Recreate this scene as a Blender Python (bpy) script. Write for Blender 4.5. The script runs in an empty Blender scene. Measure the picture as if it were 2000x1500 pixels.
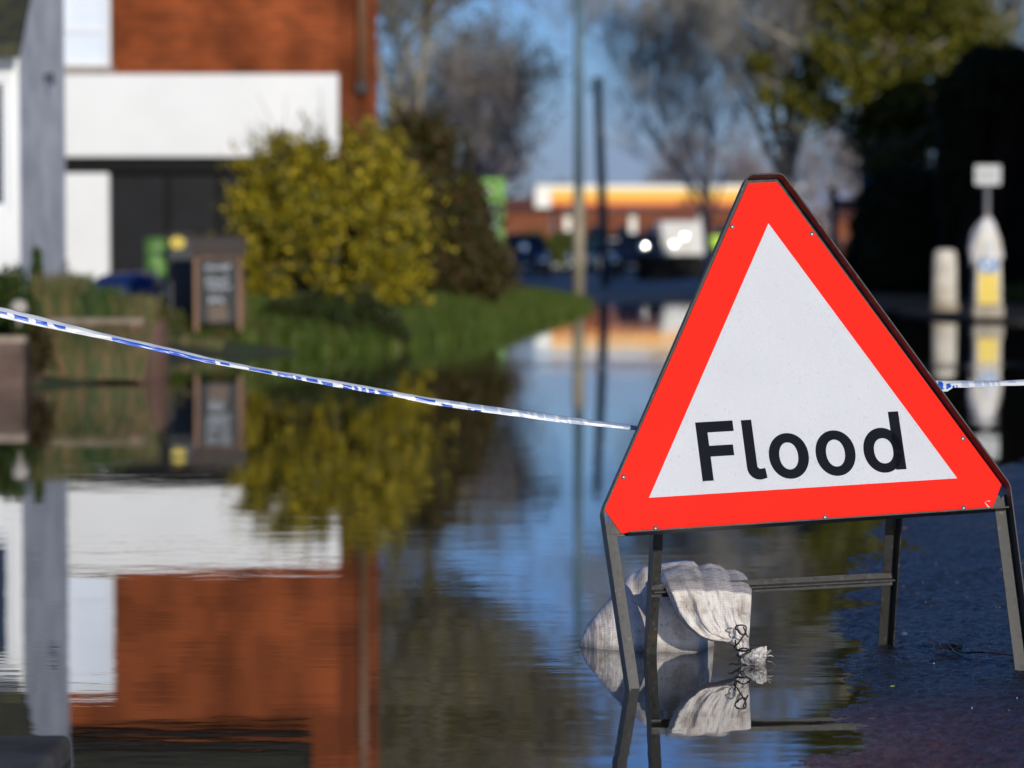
import bpy, math, random
import numpy as np
from mathutils import Vector, Matrix, noise as mnoise
rng = np.random.default_rng(7); random.seed(7)
S = bpy.context.scene
RAD = math.radians
# ---------------------------------------------------------------- camera
FPX = 5500.0; CAMH = 0.7547; PIT = math.atan(250 / FPX)
cd = bpy.data.cameras.new('camera'); cam = bpy.data.objects.new('camera', cd)
S.collection.objects.link(cam); S.camera = cam
cd.sensor_width = 36; cd.lens = FPX / 2000 * 36
cam.location = (0, 0, CAMH); cam.rotation_euler = (math.pi / 2 - PIT, 0, 0)
cd.clip_start = .05; cd.clip_end = 6000
cd.dof.use_dof = True; cd.dof.focus_distance = 5.10; cd.dof.aperture_fstop = 4.0
# ---------------------------------------------------------------- sun and sky
SUN_EL, SUN_AZ = 14.3, -19.0          # azimuth: degrees to the left of straight behind the camera
w = bpy.data.worlds.new('World'); S.world = w; w.use_nodes = True
nt = w.node_tree; bg = nt.nodes['Background']
sky = nt.nodes.new('ShaderNodeTexSky'); sky.sky_type = 'NISHITA'; sky.sun_disc = False
sky.sun_elevation = RAD(SUN_EL); sky.sun_rotation = RAD(180 + SUN_AZ)
sky.air_density = 1.0; sky.dust_density = .35; sky.ozone_density = 2.6
tint = nt.nodes.new('ShaderNodeMix'); tint.data_type = 'RGBA'; tint.blend_type = 'MULTIPLY'; tint.inputs[0].default_value = 1; tint.inputs[7].default_value = (.66, .90, 1.52, 1)
nt.links.new(sky.outputs[0], tint.inputs[6]); # thin lavender cloud low over the horizon
wtc = nt.nodes.new('ShaderNodeTexCoord'); wsp = nt.nodes.new('ShaderNodeSeparateXYZ'); nt.links.new(wtc.outputs['Generated'], wsp.inputs[0])
wmp = nt.nodes.new('ShaderNodeMapping'); wmp.inputs['Scale'].default_value = (1, 1, 3.2); nt.links.new(wtc.outputs['Generated'], wmp.inputs[0])
wn = nt.nodes.new('ShaderNodeTexNoise'); wn.inputs['Scale'].default_value = 7; wn.inputs['Detail'].default_value = 5; nt.links.new(wmp.outputs[0], wn.inputs['Vector'])
wr = nt.nodes.new('ShaderNodeMapRange'); wr.interpolation_type = 'SMOOTHSTEP'; wr.inputs[1].default_value = .40; wr.inputs[2].default_value = .62; nt.links.new(wn.outputs[0], wr.inputs[0])
we = nt.nodes.new('ShaderNodeMapRange'); we.interpolation_type = 'SMOOTHSTEP'; we.inputs[1].default_value = .085; we.inputs[2].default_value = .005; nt.links.new(wsp.outputs[2], we.inputs[0])
wa = nt.nodes.new('ShaderNodeMath'); wa.operation = 'MULTIPLY_ADD'; wa.inputs[1].default_value = .55; wa.inputs[2].default_value = .40; nt.links.new(wr.outputs[0], wa.inputs[0])
wm = nt.nodes.new('ShaderNodeMath'); wm.operation = 'MULTIPLY'; nt.links.new(wa.outputs[0], wm.inputs[0]); nt.links.new(we.outputs[0], wm.inputs[1])
wc = nt.nodes.new('ShaderNodeMix'); wc.data_type = 'RGBA'; nt.links.new(wm.outputs[0], wc.inputs[0]); nt.links.new(tint.outputs[2], wc.inputs[6]); wc.inputs[7].default_value = (3.4, 4.0, 6.8, 1)
nt.links.new(wc.outputs[2], bg.inputs[0]); bg.inputs[1].default_value = 0.070
sl = bpy.data.lights.new('sun', 'SUN'); so = bpy.data.objects.new('sun', sl); S.collection.objects.link(so)
sl.energy = 3.45; sl.angle = RAD(.5); sl.color = (1, .94, .83)
sd = Vector((-math.sin(RAD(SUN_AZ)) * math.cos(RAD(SUN_EL)), -math.cos(RAD(SUN_AZ)) * math.cos(RAD(SUN_EL)), math.sin(RAD(SUN_EL))))
so.rotation_euler = sd.to_track_quat('Z', 'Y').to_euler(); so.location = (-10, -20, 30)
S.view_settings.view_transform = 'Standard'; S.view_settings.look = 'None'
S.view_settings.exposure = 0.0; S.view_settings.gamma = 1
S.render.engine = 'CYCLES'; S.cycles.use_denoising = True
S.cycles.max_bounces = 8; S.cycles.transparent_max_bounces = 16
S.cycles.sample_clamp_indirect = 6; S.cycles.sample_clamp_direct = 0
S.cycles.blur_glossy = .3

# ---------------------------------------------------------------- helpers
def W(px, py, d):
    """world point seen at photo pixel (px, py) at distance d along y"""
    b = (750 - py) / FPX
    y = math.cos(PIT) + b * math.sin(PIT); z = -math.sin(PIT) + b * math.cos(PIT)
    t = d / y
    return Vector(((px - 1000) / FPX * t, d, CAMH + z * t))
def lin(r, g, b):
    f = lambda c: ((c / 255 + .055) / 1.055) ** 2.4 if c > 10 else c / 255 / 12.92
    return (f(r), f(g), f(b))
def tag(o, label=None, cat=None, group=None, kind=None):
    if label: o['label'] = label
    if cat: o['category'] = cat
    if group: o['group'] = group
    if kind: o['kind'] = kind
    return o
def empty(name, loc, label, cat, group=None, rz=0):
    o = bpy.data.objects.new(name, None); S.collection.objects.link(o)
    o.location = loc; o.rotation_euler = (0, 0, rz); o.empty_display_size = .1
    tag(o, label, cat, group); return o
class MB:
    def __init__(s): s.v = []; s.f = []; s.m = []
    def add(s, vs, fs, m=0):
        n = len(s.v); s.v += [tuple(v) for v in vs]
        for f in fs: s.f.append(tuple(n + i for i in f)); s.m.append(m)
    def box(s, lo, hi, m=0, M=None):
        x0, y0, z0 = lo; x1, y1, z1 = hi
        vs = [(x0,y0,z0),(x1,y0,z0),(x1,y1,z0),(x0,y1,z0),(x0,y0,z1),(x1,y0,z1),(x1,y1,z1),(x0,y1,z1)]
        if M is not None: vs = [M @ Vector(v) for v in vs]
        s.add(vs, [(0,3,2,1),(4,5,6,7),(0,1,5,4),(1,2,6,5),(2,3,7,6),(3,0,4,7)], m)
    def prism(s, pts, y0, y1, m=0, M=None):
        """polygon in x,z (counter-clockwise seen from -y) extruded from y0 to y1"""
        n = len(pts)
        vs = [(x, y0, z) for x, z in pts] + [(x, y1, z) for x, z in pts]
        if M is not None: vs = [M @ Vector(v) for v in vs]
        s.add(vs, [tuple(range(n)), tuple(range(2*n-1, n-1, -1))] + [(i, i+n, (i+1) % n + n, (i+1) % n) for i in range(n)], m)
    def tube(s, pts, rad, seg=8, m=0, cap=True):
        pts = [Vector(p) for p in pts]
        if not hasattr(rad, '__len__'): rad = [rad] * len(pts)
        n0 = len(s.v); prev = None
        for i, p in enumerate(pts):
            t = (pts[min(i+1, len(pts)-1)] - pts[max(i-1, 0)]).normalized()
            if prev is None:
                a = Vector((0,0,1)) if abs(t.z) < .9 else Vector((1,0,0))
                u = t.cross(a).normalized()
            else:
                u = (prev - t * prev.dot(t)).normalized()
            prev = u; v = t.cross(u)
            for k in range(seg):
                an = 2*math.pi*k/seg
                s.v.append(tuple(p + (u*math.cos(an) + v*math.sin(an)) * rad[i]))
        for i in range(len(pts)-1):
            for k in range(seg):
                a = n0+i*seg+k; b = n0+i*seg+(k+1) % seg
                s.f.append((a, b, b+seg, a+seg)); s.m.append(m)
        if cap:
            s.f.append(tuple(n0+k for k in range(seg))[::-1]); s.m.append(m)
            s.f.append(tuple(n0+(len(pts)-1)*seg+k for k in range(seg))); s.m.append(m)
    def lathe(s, prof, seg=20, c=(0,0,0), m=0, sx=1, sy=1):
        n0 = len(s.v)
        for r, z in prof:
            for k in range(seg):
                an = 2*math.pi*k/seg
                s.v.append((c[0]+r*sx*math.cos(an), c[1]+r*sy*math.sin(an), c[2]+z))
        for i in range(len(prof)-1):
            for k in range(seg):
                a = n0+i*seg+k; b = n0+i*seg+(k+1) % seg
                s.f.append((a, b, b+seg, a+seg)); s.m.append(m)
        s.f.append(tuple(n0+k for k in range(seg))[::-1]); s.m.append(m)
        s.f.append(tuple(n0+(len(prof)-1)*seg+k for k in range(seg))); s.m.append(m)
    def build(s, name, mats, parent=None, smooth=False, bevel=0, auto=None, loc=None):
        me = bpy.data.meshes.new(name); me.from_pydata(s.v, [], s.f)
        if not isinstance(mats, (list, tuple)): mats = [mats]
        for x in mats: me.materials.append(x)
        me.polygons.foreach_set('material_index', s.m)
        if smooth: me.polygons.foreach_set('use_smooth', [True]*len(s.f))
        me.update(); me.validate()
        o = bpy.data.objects.new(name, me); S.collection.objects.link(o)
        if auto: me.set_sharp_from_angle(angle=RAD(auto))
        if bevel:
            b = o.modifiers.new('bevel', 'BEVEL'); b.width = bevel; b.segments = 2; b.limit_method = 'ANGLE'; b.angle_limit = RAD(40)
        if parent: o.parent = parent
        if loc is not None: o.location = loc
        return o
def arr_mesh(name, V, F, mat, parent=None, smooth=False):
    V = np.asarray(V, dtype=np.float32).reshape(-1, 3); F = np.asarray(F, dtype=np.int32)
    me = bpy.data.meshes.new(name); k = F.shape[1]
    me.vertices.add(len(V)); me.vertices.foreach_set('co', V.ravel())
    me.loops.add(F.size); me.loops.foreach_set('vertex_index', F.ravel())
    me.polygons.add(len(F)); me.polygons.foreach_set('loop_start', np.arange(0, F.size, k, dtype=np.int32))
    me.polygons.foreach_set('loop_total', np.full(len(F), k, dtype=np.int32))
    if smooth: me.polygons.foreach_set('use_smooth', np.ones(len(F), dtype=bool))
    me.materials.append(mat); me.update(calc_edges=True); me.validate()
    o = bpy.data.objects.new(name, me); S.collection.objects.link(o)
    if parent: o.parent = parent
    return o
def grid_mesh(name, X, Y, Z, mat, parent=None, smooth=True):
    r, c = X.shape
    i = np.arange(r*c).reshape(r, c)
    F = np.stack([i[:-1,:-1], i[:-1,1:], i[1:,1:], i[1:,:-1]], -1).reshape(-1, 4)
    return arr_mesh(name, np.stack([X, Y, Z], -1).reshape(-1, 3), F, mat, parent, smooth)

# ---------------------------------------------------------------- materials
def mat(name, col, rough=.6, metal=0, spec=.5, var=0, vscale=5, bump=0, bscale=50, col2=None, coat=0, detail=4, stretch=(1,1,1), trans=0):
    m = bpy.data.materials.new(name); m.use_nodes = True
    t = m.node_tree; N = t.nodes; L = t.links; p = N['Principled BSDF']
    p.inputs['Base Color'].default_value = (*col, 1); p.inputs['Roughness'].default_value = rough
    p.inputs['Metallic'].default_value = metal; p.inputs['Specular IOR Level'].default_value = spec
    p.inputs['Coat Weight'].default_value = coat
    tc = N.new('ShaderNodeTexCoord'); mp = N.new('ShaderNodeMapping'); mp.inputs['Scale'].default_value = stretch
    L.new(tc.outputs['Object'], mp.inputs[0])
    if var or col2:
        n = N.new('ShaderNodeTexNoise'); n.inputs['Scale'].default_value = vscale; n.inputs['Detail'].default_value = detail
        L.new(mp.outputs[0], n.inputs['Vector'])
        r = N.new('ShaderNodeValToRGB'); r.color_ramp.elements[0].position = .35; r.color_ramp.elements[1].position = .65
        c2 = col2 if col2 else tuple(c*(1-var) for c in col)
        r.color_ramp.elements[0].color = (*c2, 1); r.color_ramp.elements[1].color = (*col, 1)
        L.new(n.outputs[0], r.inputs[0]); L.new(r.outputs[0], p.inputs['Base Color'])
    if bump:
        n2 = N.new('ShaderNodeTexNoise'); n2.inputs['Scale'].default_value = bscale; n2.inputs['Detail'].default_value = 5
        L.new(mp.outputs[0], n2.inputs['Vector'])
        b = N.new('ShaderNodeBump'); b.inputs['Strength'].default_value = bump; b.inputs['Distance'].default_value = .5/bscale
        L.new(n2.outputs[0], b.inputs['Height']); L.new(b.outputs[0], p.inputs['Normal'])
    return m
def leafmat(name, cols, rough=.55, trans=.25):
    m = bpy.data.materials.new(name); m.use_nodes = True
    t = m.node_tree; N = t.nodes; L = t.links; p = N['Principled BSDF']
    g = N.new('ShaderNodeNewGeometry'); r = N.new('ShaderNodeValToRGB')
    el = r.color_ramp.elements
    while len(el) < len(cols): el.new(.5)
    for i, c in enumerate(cols): el[i].position = i/(len(cols)-1); el[i].color = (*c, 1)
    L.new(g.outputs['Random Per Island'], r.inputs[0]); L.new(r.outputs[0], p.inputs['Base Color'])
    p.inputs['Roughness'].default_value = rough; p.inputs['Specular IOR Level'].default_value = .3
    if trans:
        tr = N.new('ShaderNodeBsdfTranslucent'); mx = N.new('ShaderNodeMixShader'); mx.inputs[0].default_value = trans
        L.new(r.outputs[0], tr.inputs[0]); L.new(p.outputs[0], mx.inputs[1]); L.new(tr.outputs[0], mx.inputs[2])
        L.new(mx.outputs[0], N['Material Output'].inputs[0])
    return m
def brickmat(name, c1, c2, mortar, scale=1.0, stain=.5, bumpd=.004):
    m = bpy.data.materials.new(name); m.use_nodes = True
    t = m.node_tree; N = t.nodes; L = t.links; p = N['Principled BSDF']; p.inputs['Roughness'].default_value = .9; p.inputs['Specular IOR Level'].default_value = .12
    tc = N.new('ShaderNodeTexCoord'); sp = N.new('ShaderNodeSeparateXYZ'); ad = N.new('ShaderNodeMath'); cb = N.new('ShaderNodeCombineXYZ')
    L.new(tc.outputs['Object'], sp.inputs[0]); L.new(sp.outputs[0], ad.inputs[0]); L.new(sp.outputs[1], ad.inputs[1])
    L.new(ad.outputs[0], cb.inputs[0]); L.new(sp.outputs[2], cb.inputs[1])
    b = N.new('ShaderNodeTexBrick'); L.new(cb.outputs[0], b.inputs['Vector'])
    b.inputs['Color1'].default_value = (*c1, 1); b.inputs['Color2'].default_value = (*c2, 1); b.inputs['Mortar'].default_value = (*mortar, 1)
    b.inputs['Scale'].default_value = scale; b.inputs['Brick Width'].default_value = .225; b.inputs['Row Height'].default_value = .075
    b.inputs['Mortar Size'].default_value = .008; b.inputs['Bias'].default_value = -.1
    n = N.new('ShaderNodeTexNoise'); n.inputs['Scale'].default_value = 1.6; n.inputs['Detail'].default_value = 5
    L.new(tc.outputs['Object'], n.inputs['Vector'])
    rr = N.new('ShaderNodeMapRange'); rr.inputs[1].default_value = .35; rr.inputs[2].default_value = .7
    rr.inputs[3].default_value = 1-stain; rr.inputs[4].default_value = 1.1
    L.new(n.outputs[0], rr.inputs[0])
    mx = N.new('ShaderNodeMix'); mx.data_type = 'RGBA'; mx.blend_type = 'MULTIPLY'; mx.inputs[0].default_value = 1
    L.new(b.outputs[0], mx.inputs[6]); L.new(rr.outputs[0], mx.inputs[7]); L.new(mx.outputs[2], p.inputs['Base Color'])
    bp = N.new('ShaderNodeBump'); bp.inputs['Strength'].default_value = .6; bp.inputs['Distance'].default_value = bumpd; bp.invert = True
    L.new(b.outputs['Fac'], bp.inputs['Height']); L.new(bp.outputs[0], p.inputs['Normal'])
    return m
M = {}
M['brick'] = brickmat('red_brick', (.33,.066,.014), (.21,.042,.010), (.20,.10,.05), stain=.55)
M['dark_brick'] = brickmat('shade_dark_brick', (.035,.020,.013), (.022,.014,.010), (.03,.024,.02), stain=.5)  # shade on the right-hand building is put into this brick colour
M['far_brick'] = brickmat('far_red_brick', (.30,.085,.035), (.24,.07,.03), (.2,.12,.08), stain=.3)
M['planter_brick'] = brickmat('planter_brick', (.34,.17,.10), (.26,.13,.075), (.28,.2,.14), stain=.5)
M['render_white'] = mat('white_painted_render', (.80,.80,.78), .7, var=.06, vscale=1.5, bump=.3, bscale=60)
M['render_grey'] = mat('grey_weathered_render', (.66,.66,.66), .9, col2=(.44,.45,.46), vscale=3.5, bump=.4, bscale=30)
M['white_gloss'] = mat('white_gloss_paint', (.78,.80,.82), .35, var=.04, vscale=3)
M['blind'] = mat('pale_blind', (.70,.76,.84), .5, var=.06, vscale=4)
M['black_paint'] = mat('black_paint', (.006,.006,.006), .6, spec=.15, var=.4, vscale=3)
M['shop_black'] = mat('black_shopfront', (.009,.010,.012), .5, spec=.2, var=.4, vscale=2)
M['glass_dark'] = mat('dark_glass', (.02,.026,.045), .08, spec=.8)
M['slate'] = mat('mossy_slate', (.02,.02,.02), .8, col2=(.05,.05,.012), vscale=12, bump=.5, bscale=12)
M['sill'] = mat('stone_sill', (.30,.25,.19), .8, var=.3, vscale=8)
M['pipe_brown'] = mat('brown_pipe', (.20,.11,.06), .5, var=.2, vscale=6)
M['pipe_black'] = mat('black_iron', (.012,.012,.013), .5, var=.2)
M['red_tile'] = mat('red_roof_tile', (.22,.07,.035), .8, var=.4, vscale=3)

# ---------------------------------------------------------------- water
def water_mat():
    m = bpy.data.materials.new('flood_water'); m.use_nodes = True
    t = m.node_tree; N = t.nodes; L = t.links
    N.remove(N['Principled BSDF'])
    tc = N.new('ShaderNodeTexCoord')
    def nz(scale, st, det=2):
        mp = N.new('ShaderNodeMapping'); mp.inputs['Scale'].default_value = st
        L.new(tc.outputs['Object'], mp.inputs[0])
        n = N.new('ShaderNodeTexNoise'); n.inputs['Scale'].default_value = scale; n.inputs['Detail'].default_value = det
        L.new(mp.outputs[0], n.inputs['Vector']); return n
    a = nz(1.1, (.6,1,1), 3); b = nz(16, (.35,1,1), 3); c = nz(4, (.5,1,1), 2)
    # wind-ruffled cat's-paws: a band ~20 m out, and broad patches
    sp = N.new('ShaderNodeSeparateXYZ'); L.new(tc.outputs['Object'], sp.inputs[0])
    wob = nz(.35, (1,1,1), 2)
    def math_(op, x, y=None, z=None):
        q = N.new('ShaderNodeMath'); q.operation = op
        for i, s_ in enumerate((x, y, z)):
            if s_ is None: continue
            if isinstance(s_, (int, float)): q.inputs[i].default_value = s_
            else: L.new(s_, q.inputs[i])
        return q.outputs[0]
    yy = math_('ADD', sp.outputs[1], math_('MULTIPLY', math_('SUBTRACT', wob.outputs[0], .5), 3.0))
    band = math_('MAXIMUM', math_('SUBTRACT', 1.0, math_('MULTIPLY', math_('ABSOLUTE', math_('SUBTRACT', yy, 19.4)), .7)), 0.0)
    side = N.new('ShaderNodeMapRange'); side.inputs[1].default_value = -1.6; side.inputs[2].default_value = .6
    L.new(sp.outputs[0], side.inputs[0])
    band = math_('MULTIPLY', band, side.outputs[0])
    pat = nz(.9, (.45,1,1), 2)
    pr = N.new('ShaderNodeMapRange'); pr.inputs[1].default_value = .48; pr.inputs[2].default_value = .66; L.new(pat.outputs[0], pr.inputs[0])
    amp = math_('MULTIPLY_ADD', pr.outputs[0], .9, .35)
    amp = math_('MULTIPLY_ADD', band, 5.0, amp)
    h = math_('MULTIPLY', b.outputs[0], .00036)
    h = math_('MULTIPLY', h, amp)
    h = math_('MULTIPLY_ADD', c.outputs[0], .0004, h)
    h = math_('MULTIPLY_ADD', a.outputs[0], .0010, h)
    bp = N.new('ShaderNodeBump'); bp.inputs['Strength'].default_value = 1; bp.inputs['Distance'].default_value = 1
    L.new(h, bp.inputs['Height'])
    fr = N.new('ShaderNodeFresnel'); fr.inputs[0].default_value = 1.36; L.new(bp.outputs[0], fr.inputs['Normal'])
    fac = math_('MINIMUM', math_('MULTIPLY_ADD', fr.outputs[0], .72, .30), .95)
    gl = N.new('ShaderNodeBsdfGlossy'); gl.inputs['Roughness'].default_value = .012; gl.inputs['Color'].default_value = (.97,.98,1,1)
    L.new(bp.outputs[0], gl.inputs['Normal'])
    rb = math_('MULTIPLY_ADD', band, .10, .012); L.new(rb, gl.inputs['Roughness'])
    df = N.new('ShaderNodeBsdfDiffuse'); df.inputs[0].default_value = (.022,.020,.012,1)
    mx = N.new('ShaderNodeMixShader'); L.new(fac, mx.inputs[0]); L.new(df.outputs[0], mx.inputs[1]); L.new(gl.outputs[0], mx.inputs[2])
    L.new(mx.outputs[0], N['Material Output'].inputs[0])
    return m
mb = MB(); mb.add([(-60,-12,0),(60,-12,0),(60,62,0),(-60,62,0)], [(0,1,2,3)])
water = mb.build('water', water_mat()); tag(water, 'brown flood water lying over the road, mirror calm with faint ripples', 'water', kind='structure')

# ---------------------------------------------------------------- ground
def sm(a, b, x): t = np.clip((x-a)/(b-a), 0, 1); return t*t*(3-2*t)
def vnoise(x, y, s, seed=0):
    """cheap smooth value noise on arrays"""
    x = np.asarray(x)/s; y = np.asarray(y)/s
    xi = np.floor(x).astype(np.int64); yi = np.floor(y).astype(np.int64); fx = x-xi; fy = y-yi
    fx = fx*fx*(3-2*fx); fy = fy*fy*(3-2*fy)
    def h(i, j):
        n = (i*374761393 + j*668265263 + seed*974711) & 0xffffffff
        n = ((n ^ (n >> 13)) * 1274126177) & 0xffffffff
        return ((n ^ (n >> 16)) & 0xffff) / 65535.0 - .5
    return (h(xi,yi)*(1-fx)+h(xi+1,yi)*fx)*(1-fy) + (h(xi,yi+1)*(1-fx)+h(xi+1,yi+1)*fx)*fy
def shore_left(y):
    return np.interp(y, [10,15.6,16,16.9,17.6,21,21.8,22.6,25,28.6,36,41.5,43.5,46,70,200], [-6,-5.5,-2.7,-2.2,-2.5,-2.7,-1.8,-.95,-.5,0,.7,1.15,1.25,.6,.4,-.5])
def ground_h(x, y):
    h = -.14 + .165*sm(39, 46, y) + vnoise(x, y, 2.2, 1)*.05*sm(38, 44, y)*(1-sm(62,75,y)) + vnoise(x, y, 9, 5)*.05*sm(38, 44, y)*(1-sm(62,75,y))
    h = h + .09*sm(4.2, 5.6, x)*sm(39, 42, y) 
    return h
xs = np.concatenate([[-3000,-900,-300,-120,-60], np.arange(-30,30.1,.5), [60,120,300,900,3000]])
ys = np.concatenate([[-600,-60,0,20,34], np.arange(36,80,.4), [90,110,150,220,400,900,3500]])
X, Y = np.meshgrid(xs, ys)
ground = grid_mesh('ground', X, Y, ground_h(X, Y), mat('dark_wet_tarmac', (.016,.017,.020), .5, spec=.16, col2=(.016,.017,.02), vscale=1.2, bump=.25, bscale=25))
tag(ground, 'dark wet road surface rising out of the flood in the distance', 'road', kind='structure')
# near asphalt, breaking the water surface on the right
def edge_x(y):
    return np.interp(y, [2,4.15,4.61,5.19,5.93,7.04,8.14,10,12,16], [-.25,.42,.54,.655,.735,.86,1.14,1.75,2.5,4.2])
xs = np.concatenate([np.arange(.25,1.7,.008), np.arange(1.7,3,.03), np.arange(3,7.01,.2)])
ys = np.concatenate([np.arange(2.4,3.8,.05), np.arange(3.8,7.2,.009), np.arange(7.2,12,.03), np.arange(12,16.1,.1)])
X, Y = np.meshgrid(xs, ys)
dx = X - edge_x(Y)
Z = np.where(dx > 0, .034*dx, .09*dx); Z = np.clip(Z, -.13, .034)
Z = Z - .17*sm(13, 16, Y) - .02*sm(3,1.5,Y)*0
Z += vnoise(X, Y, .012, 3)*.0042 + vnoise(X, Y, .028, 4)*.0042 + vnoise(X, Y, .16, 8)*.006 + vnoise(X,Y,.6,9)*.008
am = bpy.data.materials.new('wet_asphalt'); am.use_nodes = True
t = am.node_tree; N = t.nodes; L = t.links; p = N['Principled BSDF']
p.inputs['Specular IOR Level'].default_value = .5
tc = N.new('ShaderNodeTexCoord')
n1 = N.new('ShaderNodeTexNoise'); n1.inputs['Scale'].default_value = 3.2; n1.inputs['Detail'].default_value = 5; L.new(tc.outputs['Object'], n1.inputs['Vector'])
r1 = N.new('ShaderNodeMapRange'); r1.inputs[1].default_value = .35; r1.inputs[2].default_value = .65; r1.inputs[3].default_value = -.06; r1.inputs[4].default_value = .10
L.new(n1.outputs[0], r1.inputs[0])
n4 = N.new('ShaderNodeTexNoise'); n4.inputs['Scale'].default_value = 55; n4.inputs['Detail'].default_value = 4; L.new(tc.outputs['Object'], n4.inputs['Vector'])
r4 = N.new('ShaderNodeMapRange'); r4.inputs[1].default_value = .40; r4.inputs[2].default_value = .60; r4.inputs[3].default_value = .16; r4.inputs[4].default_value = .46; L.new(n4.outputs[0], r4.inputs[0])
ra = N.new('ShaderNodeMath'); ra.operation = 'ADD'; L.new(r1.outputs[0], ra.inputs[0]); L.new(r4.outputs[0], ra.inputs[1]); L.new(ra.outputs[0], p.inputs['Roughness'])
n2 = N.new('ShaderNodeTexVoronoi'); n2.inputs['Scale'].default_value = 170; L.new(tc.outputs['Object'], n2.inputs['Vector'])
b = N.new('ShaderNodeBump'); b.inputs['Strength'].default_value = .9; b.inputs['Distance'].default_value = .0024; b.invert = True
b0 = N.new('ShaderNodeBump'); b0.inputs['Strength'].default_value = 1; b0.inputs['Distance'].default_value = .006; L.new(n4.outputs[0], b0.inputs['Height']); L.new(b0.outputs[0], b.inputs['Normal'])
L.new(n2.outputs[0], b.inputs['Height']); L.new(b.outputs[0], p.inputs['Normal'])
n3 = N.new('ShaderNodeTexNoise'); n3.inputs['Scale'].default_value = 40; n3.inputs['Detail'].default_value = 3; L.new(tc.outputs['Object'], n3.inputs['Vector'])
cr = N.new('ShaderNodeValToRGB'); cr.color_ramp.elements[0].color = (.005,.006,.007,1); cr.color_ramp.elements[1].color = (.017,.017,.018,1)
cr.color_ramp.elements[0].position = .4; cr.color_ramp.elements[1].position = .7
L.new(n3.outputs[0], cr.inputs[0]); L.new(cr.outputs[0], p.inputs['Base Color'])
road = grid_mesh('road', X, Y, Z, am); tag(road, 'wet black asphalt at the road edge rising out of the water', 'road', kind='structure')
# grass verge / planted bank on the left
yy = np.concatenate([np.arange(15.4,46.2,.25), np.arange(46.5,75,1.5)]); u = np.concatenate([[-.3,-.1,0,.1,.25,.5,.8,1.2,1.7,2.3,3], np.arange(4,16,1.0), [20,30,50]])
Y, U = np.meshgrid(yy, u, indexing='ij'); X = shore_left(Y) - U
def bank_z(x, y):
    d = shore_left(y) - x
    hm = np.interp(y, [15,21,23,30,40,46,60], [.10,.12,.28,.36,.28,.05,.02])
    return np.where(d > 0, hm*(1-np.exp(-np.maximum(d,0)/.55)), d*.5) + vnoise(x, y, .5, 2)*.05*sm(.05,.5,d) - .02
verge = grid_mesh('grass_verge', X, Y, bank_z(X, Y), mat('turf_soil', (.030,.055,.010), .9, col2=(.03,.026,.014), vscale=1.5, bump=.6, bscale=30))
tag(verge, 'green grass verge between the flooded road and the bushes', 'verge', kind='structure')
def blades(n, fx, fz, name, m, hgt=(.05,.12), wd=.012, label=None, keep=None):
    P = fx(n); x, y = P; z = fz(x, y)
    if keep is not None: k = keep(x, y, z); x, y, z = x[k], y[k], z[k]; n = len(x)
    hh = rng.uniform(*hgt, n); a = rng.uniform(0, 2*np.pi, n); lean = rng.uniform(0,.5,n)*hh; b = rng.uniform(0,2*np.pi,n)
    V = np.stack([np.stack([x-np.cos(a)*wd/2, y-np.sin(a)*wd/2, z-.01],-1), np.stack([x+np.cos(a)*wd/2, y+np.sin(a)*wd/2, z-.01],-1), np.stack([x+lean*np.cos(b), y+lean*np.sin(b), z+hh],-1)], 1)
    o = arr_mesh(name, V.reshape(-1,3), np.arange(3*n).reshape(n,3), m); tag(o, label, 'grass', kind='stuff'); return o
gm = leafmat('grass_blades', [(.03,.065,.005),(.06,.11,.008),(.10,.14,.012),(.12,.12,.03)], trans=.3)
def fx(n):
    y = 22.0 + 23*rng.random(n)**1.3; return shore_left(y) - rng.random(n)**1.2*3.6, y
blades(60000, fx, bank_z, 'grass', gm, (.06,.17), .022, 'short bright green grass covering the verge')
# kerbed island under the bollards
isl = MB(); pts = []
for k in range(24):
    a = 2*math.pi*k/24; c, s_ = math.cos(a), math.sin(a)
    pts.append((6.3 + math.copysign(abs(c)**.6, c)*1.25, 35.3 + math.copysign(abs(s_)**.6, s_)*3.6))
isl.add([(x,y,-.14) for x,y in pts]+[(x,y,.035) for x,y in pts], [tuple(range(24,48))]+[(i,(i+1)%24,(i+1)%24+24,i+24) for i in range(24)])
o = isl.build('traffic_island', mat('kerb_stone', (.03,.028,.026), .85, spec=.15, var=.4, vscale=3)); tag(o, 'low dark kerbed traffic island carrying the two bollards', 'traffic island', kind='structure')

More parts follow.
